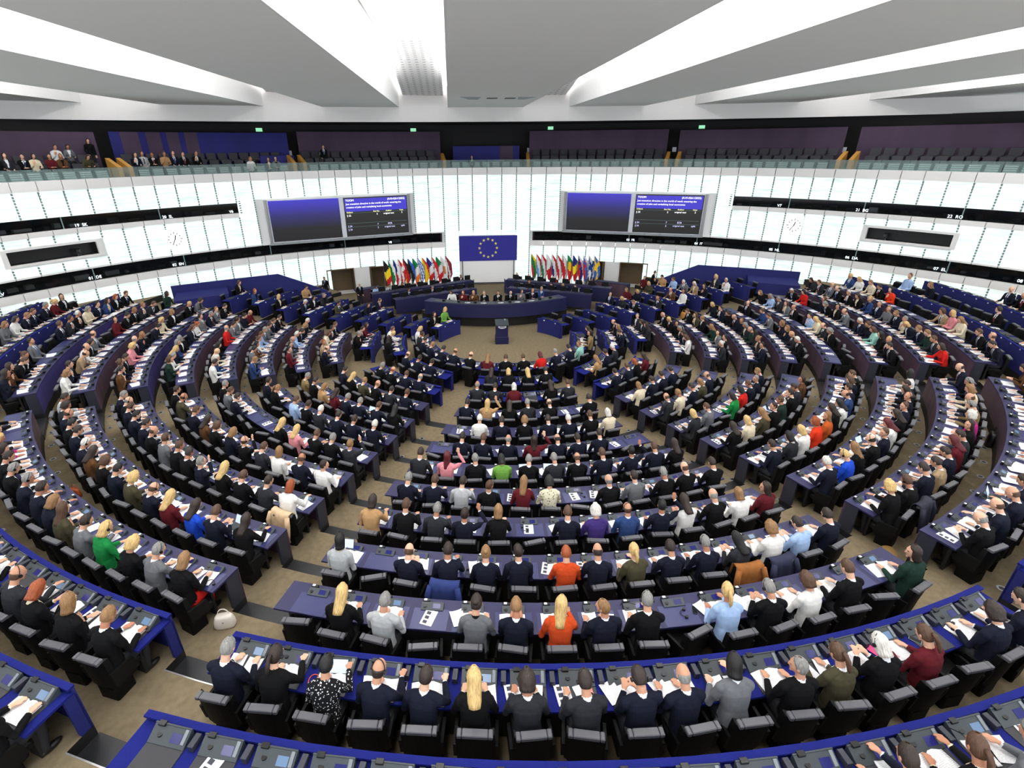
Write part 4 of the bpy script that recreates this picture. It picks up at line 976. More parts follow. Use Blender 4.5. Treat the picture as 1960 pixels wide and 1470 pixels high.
# hair in head space (y to the face, z up)
def hair_mesh(kind, seed=0):
    rnd = random.Random(seed); mb = MB(); n = 18
    A, B, H = .083, .104, .126
    def rows_for():
        if kind == 'bald': return [(.018, 96), (-.005, 98), (-.03, 96), (-.055, 82), (-.072, 64)]
        base = [(.999*H, 180), (.97*H, 180), (.90*H, 180), (.78*H, 158 if kind != 'fringe' else 180), (.6*H, 132 if kind != 'fringe' else 165), (.4*H, 112)]
        if kind == 'short': return base+[(.1*H, 104), (-.15*H, 98), (-.36*H, 84), (-.5*H, 66)]
        if kind in ('curly',): return base+[(.1*H, 112), (-.2*H, 110), (-.5*H, 104), (-.8*H, 90)]
        if kind in ('bob', 'fringe'): return base+[(.1*H, 112), (-.2*H, 112), (-.5*H, 112), (-.85*H, 108), (-1.15*H, 96)]
        if kind in ('pony', 'bun'): return base+[(.1*H, 106), (-.15*H, 98), (-.4*H, 80), (-.6*H, 60)]
        return base+[(.1*H, 112), (-.2*H, 112), (-.6*H, 110), (-1.0*H, 104), (-1.4*H, 92), (-1.9*H, 78), (-2.3*H, 60)]
    thick = dict(curly=.026, bob=.013, fringe=.013, long=.014, bald=.004).get(kind, .008)
    v = []; rows = rows_for()
    for i, (z, ph) in enumerate(rows):
        s = math.sqrt(max(.02, 1-(z/(H*1.02))**2)) if z > -.35*H else math.sqrt(1-.118)
        drop = max(0, -z-.6*H)
        if kind in ('short', 'bald', 'pony', 'bun') and z < -.3*H: s *= 1-.25*(-z/H-.3)
        for j in range(n+1):
            a = math.radians(-ph+2*ph*j/n); w = 1+(rnd.uniform(-.05, .07) if kind == 'curly' else .015*math.sin(5*a+seed))
            tk = thick*w*(1-.5*(abs(a) > math.radians(ph)*.93))
            x, y = (A-.007+tk)*s*math.sin(a)*w, -(B-.008+tk)*s*math.cos(a)*w
            v.append((x, y-.25*drop, z+(thick*.8 if i < 2 else 0)))
        for j in range(n+1):
            a = math.radians(-ph+2*ph*j/n); x, y = (A-.022)*s*math.sin(a), -(B-.024)*s*math.cos(a); v.append((x, y-.2*drop, z-.004))
    f = []; L = 2*(n+1)
    for i in range(len(rows)-1):
        for j in range(n):
            p, q = i*L+j, (i+1)*L+j; f.append((p, q, q+1, p+1)); f.append((p+n+1, p+n+2, q+n+2, q+n+1))
        p, q = i*L, (i+1)*L; f.append((p, p+n+1, q+n+1, q)); f.append((p+n, q+n, q+2*n+1, p+2*n+1))
    for j in range(n):
        f.append((j, j+1, n+2+j, n+1+j)); p = (len(rows)-1)*L+j; f.append((p, p+n+1, p+n+2, p+1))
    mb.add(v, f)
    if kind == 'pony': mb.tube([(0,-.095,.03),(0,-.135,.01),(0,-.15,-.06),(0,-.14,-.16),(0,-.13,-.2)], [.02,.026,.032,.024,.006], 10)
    if kind == 'bun': ell(mb, (0,-.115,.03), (.042,.036,.04))
    return mb
HAIR = {k: hair_mesh(k, i).mesh('hair', None, True) for i, k in enumerate(('short', 'bald', 'bob', 'long', 'pony', 'curly', 'bun', 'fringe'))}
mb = MB(); mb.tube([(.085*math.sin(a), -.015, .125*math.cos(a)) for a in [math.radians(x) for x in range(-95, 96, 19)]], .006, 6)
for s in (-1, 1): mb.tube([(s*.078,-.005,-.012),(s*.1,-.005,-.012)], .026, 10)
HEADSET = mb.mesh('headset', M_dark)
# cloth, hair and skin colours
CLOTH = dict(navy=((22,25,40),'navy suit'), blk=((15,15,17),'black suit'), char=((42,43,48),'charcoal suit'), grey=((104,106,110),'grey jacket'), lgrey=((172,174,176),'pale grey jacket'), blue=((44,66,112),'mid blue jacket'), royal=((30,72,190),'bright royal blue jacket'),
    red=((196,34,30),'red jacket'), orange=((196,72,32),'burnt orange jumper'), scarlet=((222,58,30),'orange red jacket'), green=((26,126,62),'green jacket'), lime=((110,160,70),'light green jumper'), dgreen=((30,52,44),'dark green shawl'), white=((232,230,226),'white blouse'), cream=((222,208,180),'cream jacket'),
    tan=((178,140,98),'tan jumper'), beige=((158,134,104),'beige jacket'), brown=((92,62,38),'brown jacket'), olive=((70,66,48),'olive jacket'), wine=((92,26,34),'dark red top'), pink=((222,142,150),'pink jacket'), magenta=((176,44,120),'magenta jacket'), lblue=((160,186,224),'light blue shirt'), patt=((96,96,98),'black and white patterned dress'),
    mint=((150,200,186),'mint green top'), purple=((62,46,110),'violet jacket'), print=((190,90,40),'orange printed dress'), flor=((196,190,158),'cream flowered blouse'), khaki=((132,112,76),'khaki jacket'))
HAIRC = dict(k=((18,16,15),'black'), d=((44,32,25),'dark brown'), b=((82,56,38),'brown'), l=((140,104,66),'light brown'), y=((206,172,112),'blonde'), g=((132,130,126),'grey'), w=((212,208,200),'white'), r=((150,72,32),'ginger'), m=((90,24,30),'dark red'))
SKINC = [(214,164,136), (226,178,150), (200,148,120), (184,128,100)]
CMAT = {k: mat('cloth_'+k, srgb(*c[0]), .85, noise=.10, scale=11, spec=.15, bump=.55) for k, c in CLOTH.items()}
for k_ in ('patt', 'flor'):
    nt = CMAT[k_].node_tree; bs = nt.nodes['Principled BSDF']; vo = nt.nodes.new('ShaderNodeTexVoronoi'); vo.inputs['Scale'].default_value = 34 if k_ == 'patt' else 22
    tc = nt.nodes.new('ShaderNodeTexCoord'); nt.links.new(tc.outputs['Object'], vo.inputs['Vector']); rp = nt.nodes.new('ShaderNodeValToRGB'); rp.color_ramp.interpolation = 'CONSTANT'
    rp.color_ramp.elements[0].color = srgb(225,225,225) if k_ == 'patt' else srgb(96,100,40); rp.color_ramp.elements[1].position = .28; rp.color_ramp.elements[1].color = srgb(24,24,26) if k_ == 'patt' else srgb(222,216,190)
    nt.links.new(vo.outputs['Distance'], rp.inputs[0]); nt.links.new(rp.outputs[0], bs.inputs['Base Color'])
HMAT = {k: mat('hair_'+k, srgb(*c[0]), .55, noise=.35, scale=70, stretch=(1, 1, .15), bump=.4) for k, c in HAIRC.items()}
SMAT = [mat('skin_%d' % i, srgb(*c), .55, spec=.3) for i, c in enumerate(SKINC)]
M_shirt = mat('white_shirt', srgb(232, 234, 238), .8); M_trous = mat('dark_trousers', srgb(26, 27, 32), .85); M_shoe = mat('black_shoe', srgb(18, 17, 17), .4)
M_eye = mat('eye_dark', srgb(48, 36, 30), .3); M_lip = mat('lip', srgb(176, 102, 92), .5); M_ties = [mat('tie_%d' % i, srgb(*c), .6) for i, c in enumerate(((30,40,90), (110,24,34), (40,40,44), (60,90,140)))]
SUITS = {'navy', 'blk', 'char', 'grey', 'blue', 'brown', 'beige', 'lgrey', 'khaki', 'olive'}
def slots(cl, hair, fem, rnd):
    top = CMAT[cl]; sk = SMAT[rnd.choice((0, 0, 1, 1, 2, 2, 3))]
    suit = cl in SUITS
    if suit and not fem: sh, tie = M_shirt, M_ties[rnd.randrange(4)]
    elif suit: sh = tie = rnd.choice((M_shirt, CMAT['blk'], CMAT['cream'], top))
    else: sh = tie = top
    return [sk, top, sh, CMAT['red'] if cl == 'REDLEG' else M_trous, M_shoe, M_eye, tie, M_lip]
def person(M, pose, fem, cl, hk, hc, label, group, rnd, headset=False, sc=1.0, legs=None):
    me, HM = BODY[pose, fem]
    o = obj('person', me, None, M, label=label, category='person', group=group)
    ms = slots(cl, hc, fem, rnd)
    if legs: ms[3] = CMAT[legs]
    for i, m in enumerate(ms):
        o.material_slots[i].link = 'OBJECT'; o.material_slots[i].material = m
    HW = M @ HM
    if hk != 'none':
        h = obj('hair', HAIR[hk], o, HW)
        h.material_slots[0].link = 'OBJECT'; h.material_slots[0].material = HMAT[hc]
    if headset: obj('headset', HEADSET, o, HW @ Matrix.Rotation(math.radians(rnd.uniform(-8, 8)), 4, 'X'))
    return o
# ---------------------------------------------------------------- who sits where: row and block, then seat, clothes, hair, hair colour, pose, build (f/m), h = headset
CAST = '''
Al: 19 blk bob d read f
Am: 12 navy short d vote m; 13 blk pony b vote f; 14 grey short g read m
BL: 3 navy short g read m; 4 navy short b read m; 6 white bob d read f; 7 grey bob l read f
Bl: 14 char bald b vote m h; 15 blk bob r phone f; 16 blk bob l chin f; 17 blk short l read m
Bm: 0 navy short g read m; 1 blk pony d vote f h; 2 patt short k vote f; 3 navy bald d vote m h; 4 navy short d vote m; 5 blk long y read f h; 6 char curly d read f; 7 char short d read m h; 8 navy short d phone m h; 9 navy bald g read m; 10 grey bob k vote f; 11 blk short g lookl m; 12 olive pony b read f; 13 blk bob w phone f h; 14 wine pony b read f; 16 navy curly d read m h; 17 navy short d read m
CR: 4 cream long l read f; 5 pink bob y fold f; 11 scarlet bob k chin f; 12 blk short d read m; 13 cream short l read m; 14 white long y read f
Cl: 1 blk long d read f; 3 char short d read m; 4 magenta bob y read f; 5 blk long d read f; 6 blk short d read m; 7 blk short g read m h; 8 navy short g vote m h; 9 navy short d vote m h; 10 navy bob l read f; 11 olive long b chin f; 12 grey short d vote m h; 13 green bob y read f h; 14 blk curly y read f; 15 grey short g vote m h; 16 blk bob l read f L
Cm: 1 blk long y read f; 2 lgrey short g read m; 4 grey bun d read f; 5 navy short l phone m; 6 orange long y vote f; 7 navy short l lookl m; 8 blk short g vote m h; 10 lblue pony y vote f; 11 blk short g phone m h; 12 white curly b read f; 13 blk short b read m; 15 dgreen bob d lookl f
Cr: 0 blk bald g phone m; 1 navy bald b vote m; 2 navy bald b read m; 3 navy short d read m; 14 blk short d chin m
DL: 15 white bob l read f
DR: 0 red bob d vote f; 10 blk long d read f
Dl: 0 lgrey short d read m; 1 char curly d read m; 2 navy bald b read m h; 3 blk short k read m; 4 navy short d read m; 5 navy short w read m h; 6 brown long d read f; 7 blk curly b read f; 8 navy short k read m; 9 olive curly y read f; 10 navy bald b phone m h; 11 wine long y read f; 12 royal long d read f; 13 navy short b phone m h; 14 blk long d vote f
Dm: 0 lgrey bob k chin f; 2 navy bald b phone m; 3 navy short d vote m h; 4 navy bun l read f; 5 navy short d chin m h; 6 orange short r read f; 7 navy bald d read m; 8 olive pony y vote f; 9 navy short d read m h; 10 navy short g read m h; 11 char long k phone f; 12 white curly l read f; 13 lblue short d phone m; 14 navy short d read m h
Dr: 0 blk curly y vote f; 1 blk short b vote m h; 2 navy short d read m; 3 beige short d read m; 4 navy short d phone m; 5 wine long m read f; 6 char short d read m; 7 blk long d lookl f; 8 magenta curly w fold f; 9 khaki short g read m h; 10 char bald b read m; 11 cream bob l read f; 12 navy short g read m h; 14 navy bald d read m
EL: 14 brown short d chin m
ER: 3 mint bob b read f; 12 red bob k read f
El: 0 navy short g read m; 1 blk bald g read m h; 2 navy short b read m h; 3 navy short k read m; 4 navy short d read m; 5 blk bald b read m; 6 grey short b chin m h; 7 blk short b vote m; 8 blk short d read m; 9 navy short g hand m; 10 blk long y read f; 11 blk short b read m h; 12 char short d vote m; 13 white bob r vote f
Em: 0 tan bob d vote f; 1 blk short b vote m; 2 char short g vote m h; 3 navy short d hand m; 4 blk bob l vote f; 6 navy short b read m; 7 purple curly w read f; 8 blue bald b chin m h; 9 navy short k hand m; 10 white long d phone f; 11 blk bald g read m; 12 white bob l read f; 13 wine long d lookl f
Er: 0 navy short w read m; 1 royal short y read f h; 2 blk long l vote f; 3 blk bald d read m h; 4 navy short b lookl m; 5 white long m phone f; 6 blk long d read f; 7 navy short b lookl m; 8 navy bald b lookl m h; 9 blk long d read f; 10 navy short d read m; 11 white bob k lookr f
FR: 5 cream long y read f; 6 lblue short d chin m
Fl: 0 blk short d chin m; 1 olive bald b vote m h; 3 navy short b read m; 4 brown long d read f; 5 blk curly b read f; 6 navy bob l read f; 7 blk bald b hand m h; 8 char short b read m; 9 white bob l chin f; 10 navy bald b read m h; 11 white short d lookr f
Fm: 0 navy short g read m h; 1 navy short b vote m; 2 lgrey short d vote m; 3 blk short b lookr m; 4 wine long l vote f; 5 flor curly k read f; 7 blk bald g chin m; 8 grey short d chin m; 9 blk short g read m h; 10 blk bald b read m; 11 blk short d read m
Fr: 0 navy short d vote m; 1 char bob k read f; 2 white bob y read f; 3 scarlet curly r chin f; 4 print long l lookl f; 5 blk long d read f; 6 white long k read f; 7 blue bald d read m; 8 navy short d fold m; 9 navy bob b read f; 10 blk short b read m
GL: 10 white short d read m
Gl: 0 blk short g chin m; 1 grey short b read m; 2 navy short d read m; 6 blk long y read f; 7 pink long y read f; 8 blk short b phone m; 9 blk short g read m; 10 char short l hand m
Gm: 0 char short d read m; 1 pink long m hand f; 2 blk short g chin m; 3 lime bob k phone f; 4 blk short g phone m; 5 char short g read m; 6 blk bald b phone m h; 7 navy short b read m; 8 navy short k hand m; 9 navy short b read m; 10 blk long d read f
Gr: 0 blk long d read f; 1 cream bob y read f; 2 olive long l read f; 3 blk short d lookl m; 4 dgreen short b chin f; 5 blk short d chin m; 6 char short d phone m; 7 brown curly d lookl f
HL: 9 blue short l phone m
Hl: 0 navy short d chin m; 1 blk pony l read f; 3 lblue short b read m; 4 blk short d read m; 5 char short w read m; 6 navy short d read m; 7 navy short d read m; 8 navy short w read m
Hm: 1 navy short d read m; 2 navy short b read m; 3 navy bald g read m; 4 wine long d hand f; 5 navy bald d phone m; 6 navy short d read m; 7 navy short d read m
Hr: 0 char bob y read f; 1 grey short b read m; 3 green bob k read f; 4 red bob k read f; 5 navy short b read m; 6 navy short g lookl m; 7 navy short l read m
Il: 0 khaki short g read m; 1 blk short d read m; 2 tan bob l read f; 3 wine long d read f; 4 navy short g read m; 5 navy short g read m; 6 navy short b vote m; 7 blk long k read f
Im: 1 white short w read f; 2 navy short d read m; 3 blk curly l read f; 4 navy short d read m; 5 navy short w read m; 6 blk short b read m; 7 cream bob w read f
Ir: 0 char bald b read m; 1 cream short l read f; 2 navy short d read m; 3 olive bob l read f; 4 navy bald b read m
JL: 5 navy bald b read m
Jl: 0 navy short d read m; 1 blk long y read f; 2 olive short l read m; 3 blk bald l read m; 4 char short d read m; 5 navy short b read m
Jm: 0 navy short d read m; 1 tan long y hand f; 2 blk long d read f; 3 char short g read m; 4 blk bald b read m; 6 blk short d read m h
Jr: 0 cream bob l read f; 1 navy short d read m; 2 navy short d read m; 3 navy short d read m
Kl: 1 blk short g read m; 2 blk bald r read m; 3 navy short b read m; 4 navy bald g read m
Km: 0 char bald g read m; 1 char short d read m; 2 wine bob w read f; 4 blk long d read f; 5 char short b read m
Kr: 0 navy short d read m; 1 navy short b read m; 2 blk bob r read f; 3 wine long d read f
LL: 2 blk long d lookl f
Ll: 0 navy bald b read m; 1 navy short d read m; 2 navy short d read m
Lm: 0 char long d read f; 1 blk bob y read f; 2 blk long y read f; 3 blk short d read m
Lr: 0 tan long l read f; 1 navy short d read m; 2 char short w read m
Mm: 0 white bob y read f; 1 char short d read m; 2 navy short d read m; 3 navy short l read m; 4 navy short d read m; 5 navy bald b read m; 6 blk bald b fold m; 7 wine long l read f; 8 blk short b read m; 9 blk short b read m; 10 red bob m read f; 11 navy short g read m; 12 navy short d read m; 13 mint short l lookl f; 15 khaki bob d lookl f; 16 blk long d read f
'''
BC = dict(m='middle', l='left', r='right', L='left wing', R='right wing')
CASTD = {}
for ln in CAST.strip().split('\n'):
    k, v = ln.split(': ')
    for e in v.split('; '):
        t = e.split(); CASTD[k[0], BC[k[1]], int(t[0])] = t[1:]
rp_ = random.Random(23)
def rand_cast():
    fem = rp_.random() < .42
    cl = rp_.choices(('navy','blk','char','grey','white','cream','wine','blue','lblue','olive','brown','beige','red','dgreen','tan','pink'), (26,26,14,6,6,3,4,3,3,2,3,2,1.2,1,1,.8))[0]
    hk = rp_.choices(('long','bob','curly','pony','bun'), (4,4,2,2,1))[0] if fem else rp_.choices(('short','bald','curly'), (7,3,.4))[0]
    hc = rp_.choices('kdblygwr', (3,6,5,3,3,4,1.5,.8))[0]
    return [cl, hk, hc, rp_.choices(('read','vote','chin','fold','lookl','lookr','phone','hunch','lean'), (9,4,3,2,2,2,2,3,1))[0], 'f' if fem else 'm']+(['h'] if rp_.random() < .3 else [])
def seat_words(r_, block, k):
    if 'side' in block:
        return 'desk %s from the well, %s beside podium, seat %s' % (['one','two','three','four','five','six','seven','eight','nine'][list(SIDE).index(r_)], block, NUM[k+1])
    row = {'A': 'rearmost row', 'M': 'innermost ring'}.get(r_, ORD[ROWS.index(r_)]+' row from rear')
    return row+(', ' if r_ == 'M' else ', '+BN[block]+', ')+'seat '+NUM[k+1]
HD = dict(bald='balding %s head', short='short %s hair', long='long %s hair', bob='bobbed %s hair', pony='tied-back %s hair', bun='%s hair bun', curly='curly %s hair', fringe='%s hair')
PEOPLE = []                                        # (depth, matrix, pose, female, clothes, hair, hair colour, headset, label, group, legs)
FULL = []                                          # seats with somebody in them
def add_person(M, t, where, group, sc=1.0, legs=None):
    cl, hk, hc, pose, sex = t[:5]; q = M.translation
    x, y, w = px(q.x, q.y, q.z+.9)
    if not (-120 < x < 2080 and -30 < y < 1570): return
    hair = HD[hk] % HAIRC[hc][1]
    lab = 'person with %s, %s, %s' % (hair, {'patt': 'patterned dress', 'royal': 'royal blue jacket', 'orange': 'orange jumper'}.get(cl, CLOTH[cl][1]), where)
    if len(lab.split()) > 16: lab = 'person with %s hair, %s, %s' % (HAIRC[hc][1], CLOTH[cl][1].split()[-2]+' '+CLOTH[cl][1].split()[-1] if ' ' in CLOTH[cl][1] else CLOTH[cl][1], where)
    ws = lab.split()
    if len(ws) > 16: lab = 'person with %s hair, %s' % (HAIRC[hc][1].split()[-1], where)
    PEOPLE.append((w, M @ Matrix.Diagonal((sc*rp_.uniform(.97, 1.03), sc, sc*rp_.uniform(.97, 1.03), 1)), pose, sex == 'f', cl, hk, hc, 'h' in t[5:], lab, group, legs))
for r_, block, k, a, R, zf, zd in SEATS:
    key = (r_, block, k); t = CASTD.get(key)
    if t is None:
        p_ = 0
        if 'wing' in block: p_ = {'A': (.55 if block[0] == 'r' and 73 < a < 79.5 else 0), 'B': .5}.get(r_, .84)
        if block == 'right' and r_ in 'ABC' and (r_ != 'C' or k > 3): p_ = .82
        if block == 'left' and ((r_ == 'B' and k < 13) or (r_ == 'A' and k < 18)): p_ = .8
        if 'side' in block: p_ = {'J': .55, 'I': .6, 'H': .75, 'G': .65, 'F': .6, 'E': .5}.get(r_, 0) * (1 if block[0] == 'l' or r_ not in 'MLK' else 0)
        if key in (('M', 'left side', 0), ('M', 'left side', 1)): t = (['lime', 'bob', 'y', 'lookl', 'f'], ['blk', 'long', 'd', 'fold', 'f'])[k]
        elif rp_.random() < p_: t = rand_cast()
    if t is None: continue
    FULL.append(key)
    M = place(R+.79+rp_.uniform(-.03, .03), a+rp_.uniform(-.3, .3), zf, rp_.uniform(-7, 7))
    add_person(M, t, seat_words(r_, block, k), 'members seated in the '+BN.get(block, block+' desks'), 1.05, 'red' if key == ('C', 'left', 16) else None)
FULL = set(FULL)
# the presidium and the clerks
for k, (a, t) in enumerate(((-22.5, 'white long d vote f'), (-16.6, 'wine bob r chin f'), (-11.3, 'brown bob y chin f'), (-5.9, 'blk short g fold m'), (1, 'blk short k fold m'), (7.2, 'blk bald w read m'), (12.8, 'grey bob d chin f'), (18.9, 'navy short l fold m'), (24, 'blue short g fold m'))):
    add_person(pod_frame(6.33, a, .6) @ Matrix.Rotation(math.pi, 4, 'Z'), t.split(), 'place %s from left at the presidium desk' % NUM[k+1], 'presidium', .93)
PCH = [pod_frame(6.3, a, .6) @ Matrix.Rotation(math.pi, 4, 'Z') for a in (-22.5, -16.6, -11.3, -5.9, 1, 7.2, 12.8, 18.9, 24)]
CLK = {('left','back',0): 'blk bald w fold m', ('left','back',5): 'blk bob d read f', ('left','back',6): 'lgrey short d read m', ('left','back',7): 'lblue bob k read f', ('left','front',3): 'blk short g read m', ('left','front',5): 'navy short d read m',
       ('right','back',0): 'blk bald b fold m', ('right','back',1): 'navy bald g read m', ('right','back',3): 'red bald g read m', ('right','back',6): 'navy short l read m', ('right','front',1): 'blk short b chin m', ('right','front',3): 'blk short d read m', ('right','front',4): 'blue bob y read f', ('right','front',5): 'lgrey short d read m'}
for side, tier, k, M in BSEAT:
    t = CLK.get((side, tier, k))
    if t: add_person(M @ Matrix.Translation((0, .95, 0)) @ Matrix.Rotation(math.pi, 4, 'Z'), t.split(), '%s %s clerks bench, place %s from middle' % (side, tier, NUM[k+1]), 'clerks behind the podium', .9)
for x, y, z, rot, t, wh in ((-8.06, 7.73, .3, 200, 'blk short w stand m', 'standing beside the left usher desk'), (-10.5, 9.6, .3, 160, 'blk short d walk m', 'walking past the left doorway'), (10.57, 9.0, .3, 230, 'blk short d walk m', 'walking away by the right doorway'),
                            (9.6, 7.9, .3, 170, 'wine long d stand f', 'standing by the right blue partition'), (10.1, 7.4, .3, 150, 'blk bob d stand f', 'standing behind the right side desks')):
    add_person(Matrix.Translation((x, y, z)) @ Matrix.Rotation(math.radians(rot), 4, 'Z'), t.split(), wh, 'standing attendants', .80)
# visitors in the gallery: angle along the wall, row, clothes
GR = {0: (.62, 7.42), 1: (1.72, 7.72), 2: (2.85, 8.1)}
for k, (x, row, t) in enumerate(((5, 1, 'blk short k fold m'), (22, 1, 'blk long d read f'), (42, 1, 'char long d lean f'), (72, 1, 'blk short d fold m'), (92, 1, 'cream bob d chin f'), (122, 1, 'wine long d fold f'), (143, 1, 'brown bob l fold f'), (149, 2, 'white short d chin m'), (172, 2, 'grey long d read f'), (190, 1, 'olive long d hunch f'),
                                 (280, 1, 'navy bob d chin f'), (295, 1, 'lgrey short d lean m'), (312, 1, 'blk short d fold m'), (334, 1, 'tan long b chin f'), (352, 1, 'navy short b lean m'), (370, 1, 'blk short d lean m'), (393, 1, 'blk short b chin m'), (484, 0, 'white curly l read f'), (518, 0, 'blk long d fold f'), (532, 0, 'grey long d fold f'))):
    dr, z = GR[row]
    a = asign(x, 310 if row < 2 else 300, 0)
    add_person(wall_frame(a, z-.02, dr+.02) @ Matrix.Rotation(math.pi, 4, 'Z'), t.split(), 'gallery visitor %s counted from left' % NUM[k+1], 'gallery visitors', .95)
for x, dr, z, t, wh in ((205, 3.3, 8.1, 'blk long d stand f', 'standing by the gallery stair at the left'), (632, 2.1, 7.72, 'blk short d stand m', 'standing by the gallery tripod camera'), (905, .9, 7.42, 'blk short d fold m', 'alone before the middle gallery panel')):
    add_person(wall_frame(asign(x, 300, 0)+(.6 if dr > 3 else 0), z, dr) @ Matrix.Rotation(math.pi, 4, 'Z'), t.split(), wh, 'gallery visitors', .86)
f = wall_frame(asign(622, 300, 0), 7.72, 1.9)
c = obj('tripod_camera', None, None, f, label='black video camera on a tripod in the visitors gallery', category='camera')
for k in range(3):
    t_ = k*2.094; mb = MB(); mb.tube([(0,0,1.0),(.28*math.sin(t_),.28*math.cos(t_),0)], .016, 6); build('leg', mb, M_dark, c, f)
mb = MB(); mb.rbox(-.07, .07, -.18, .14, 1.0, 1.18, .02); build('camera_body', mb, M_dark, c, f)
mb = MB(); mb.tube([(0,-.18,1.09),(0,-.32,1.09)], .05); build('lens', mb, M_cons, c, f)

PEOPLE.sort(key=lambda p: p[0])
IND, REST = PEOPLE[:296], PEOPLE[296:]
for (w, M, pose, fem, cl, hk, hc, hs, lab, grp, legs) in IND:
    person(M, pose, fem, cl, hk, hc, lab, grp, rp_, hs, 1, legs)
# the people farthest off, too small to tell apart singly, as one mesh
def tris(me):
    me.calc_loop_triangles(); n = len(me.loop_triangles); v = np.empty(len(me.vertices)*3); me.vertices.foreach_get('co', v)
    t = np.empty(n*3, np.int32); me.loop_triangles.foreach_get('vertices', t); m = np.empty(n, np.int32); me.loop_triangles.foreach_get('material_index', m)
    return v.reshape(-1, 3), t.reshape(-1, 3), m
PAL = []; PIX = {}
def pal(m):
    if m.name not in PIX: PIX[m.name] = len(PAL); PAL.append(m)
    return PIX[m.name]
class Heap:
    def __init__(s): s.v = []; s.t = []; s.m = []; s.n = 0
    def add(s, tri, M, idx):
        v, t, m = tri; A = np.array(M); s.v.append(v @ A[:3, :3].T+A[:3, 3]); s.t.append(t+s.n); s.m.append(np.asarray(idx, np.int32)[m]); s.n += len(v)
    def build(s, name, mats, smooth, **pr):
        v = np.concatenate(s.v); t = np.concatenate(s.t); m = np.concatenate(s.m); me = bpy.data.meshes.new(name)
        me.vertices.add(len(v)); me.vertices.foreach_set('co', v.ravel().astype(np.float32)); me.loops.add(t.size); me.loops.foreach_set('vertex_index', t.ravel().astype(np.int32))
        me.polygons.add(len(t)); me.polygons.foreach_set('loop_start', np.arange(0, t.size, 3, dtype=np.int32)); me.polygons.foreach_set('loop_total', np.full(len(t), 3, np.int32))
        for q in mats: me.materials.append(q)
        me.polygons.foreach_set('material_index', m); me.polygons.foreach_set('use_smooth', np.full(len(t), smooth)); me.update(calc_edges=True)
        return obj(name, me, **pr)
CT = {}
hp_ = Heap()
for (w, M, pose, fem, cl, hk, hc, hs, lab, grp, legs) in REST:
    if pose in ('stand', 'walk'): src = BODY[pose, False]
    else: src = CROWD.get((pose, fem)) or CROWD[pose, False]
    me, HM = src
    if me.name not in CT: CT[me.name] = tris(me)
    hp_.add(CT[me.name], M, [pal(m) for m in slots(cl, hc, fem, rp_)])
    if hk not in CT: CT[hk] = tris(HAIR[hk])
    hp_.add(CT[hk], M @ HM, [pal(HMAT[hc])])
if REST: hp_.build('seated_crowd', PAL, True, kind='stuff', label='far members and visitors seated in the wings, the podium and the gallery', category='crowd')

# ---------------------------------------------------------------- a chair at every place
rch = random.Random(31)
CH = []
for r_, block, k, a, R, zf, zd in SEATS:
    full = (r_, block, k) in FULL
    if r_ == 'A' and 'wing' in block and not full: continue
    tw = rch.uniform(-9, 9) if full else rch.choice((-1, 1))*rch.uniform(4, 26)
    M = place(R+CHAIR_R+(.0 if full else rch.uniform(-.12, .06)), a, zf, tw)
    q = M.translation; x, y, w = px(q.x, q.y, q.z+.7)
    if -120 < x < 2080 and -40 < y < 1560: CH.append((w, M, ('occupied' if full else 'empty')+' black leather chair, '+seat_words(r_, block, k), 'chairs of the '+BN.get(block, block+' desks')))
for k, M in enumerate(PCH): CH.append((40, M @ Matrix.Translation((0, -.04, 0)), 'black leather chair, presidium place '+NUM[k+1], 'presidium chairs'))
for side, tier, k, M in BSEAT: CH.append((41, M @ Matrix.Translation((0, 1.0, 0)) @ Matrix.Rotation(math.pi, 4, 'Z'), 'black chair, %s %s clerks bench, place %s' % (side, tier, NUM[k+1]), 'clerks chairs'))
CH.sort(key=lambda c: c[0])
for i, (w, M, lab, grp) in enumerate(CH[:298]):
    c = obj('chair', CHM['seat'], None, M, label=lab, category='chair', group=grp)
    obj('pedestal', CHM['pedestal'], c, M); b = obj('backrest', CHM['backrest'], c, M); obj('headrest', CHM['headrest'], b, M)
    if i < 150:
        for s in ('-1', '1'): obj('armrest', CHM['armrest'+s], c, M)
hp_ = Heap(); TT = {k: tris(m) for k, m in CHM.items()}
for w, M, lab, grp in CH[298:]:
    for k in TT: hp_.add(TT[k], M, [1 if k == 'headrest' else 0])
hp_.build('far_chairs', [M_black, M_head], False, kind='stuff', label='black leather chairs at the far desks of both wings and the podium', category='chairs')
# ---------------------------------------------------------------- papers on the desks
def printed(name, base, lines):
    m = mat(name, base, .75, spec=.2); nt = m.node_tree; b = nt.nodes['Principled BSDF']
    tc = nt.nodes.new('ShaderNodeTexCoord'); sp = nt.nodes.new('ShaderNodeSeparateXYZ'); nt.links.new(tc.outputs['Object'], sp.inputs[0])
    def q(op, a, b_):
        n = nt.nodes.new('ShaderNodeMath'); n.operation = op
        for i, u in enumerate((a, b_)):
            if hasattr(u, 'links'): nt.links.new(u, n.inputs[i])
            else: n.inputs[i].default_value = u
        return n.outputs[0]
    fy = q('FRACT', q('MULTIPLY', sp.outputs[1], 62), 0); ln = q('LESS_THAN', fy, .34)
    no = nt.nodes.new('ShaderNodeTexNoise'); no.inputs['Scale'].default_value = 45; nt.links.new(tc.outputs['Object'], no.inputs['Vector'])
    g = q('MULTIPLY', ln, q('GREATER_THAN', no.outputs[0], .47)); mx = nt.nodes.new('ShaderNodeMix'); mx.data_type = 'RGBA'
    nt.links.new(q('MULTIPLY', g, lines), mx.inputs[0]); mx.inputs[6].default_value = base; mx.inputs[7].default_value = srgb(70, 70, 78); nt.links.new(mx.outputs[2], b.inputs['Base Color'])
    return m
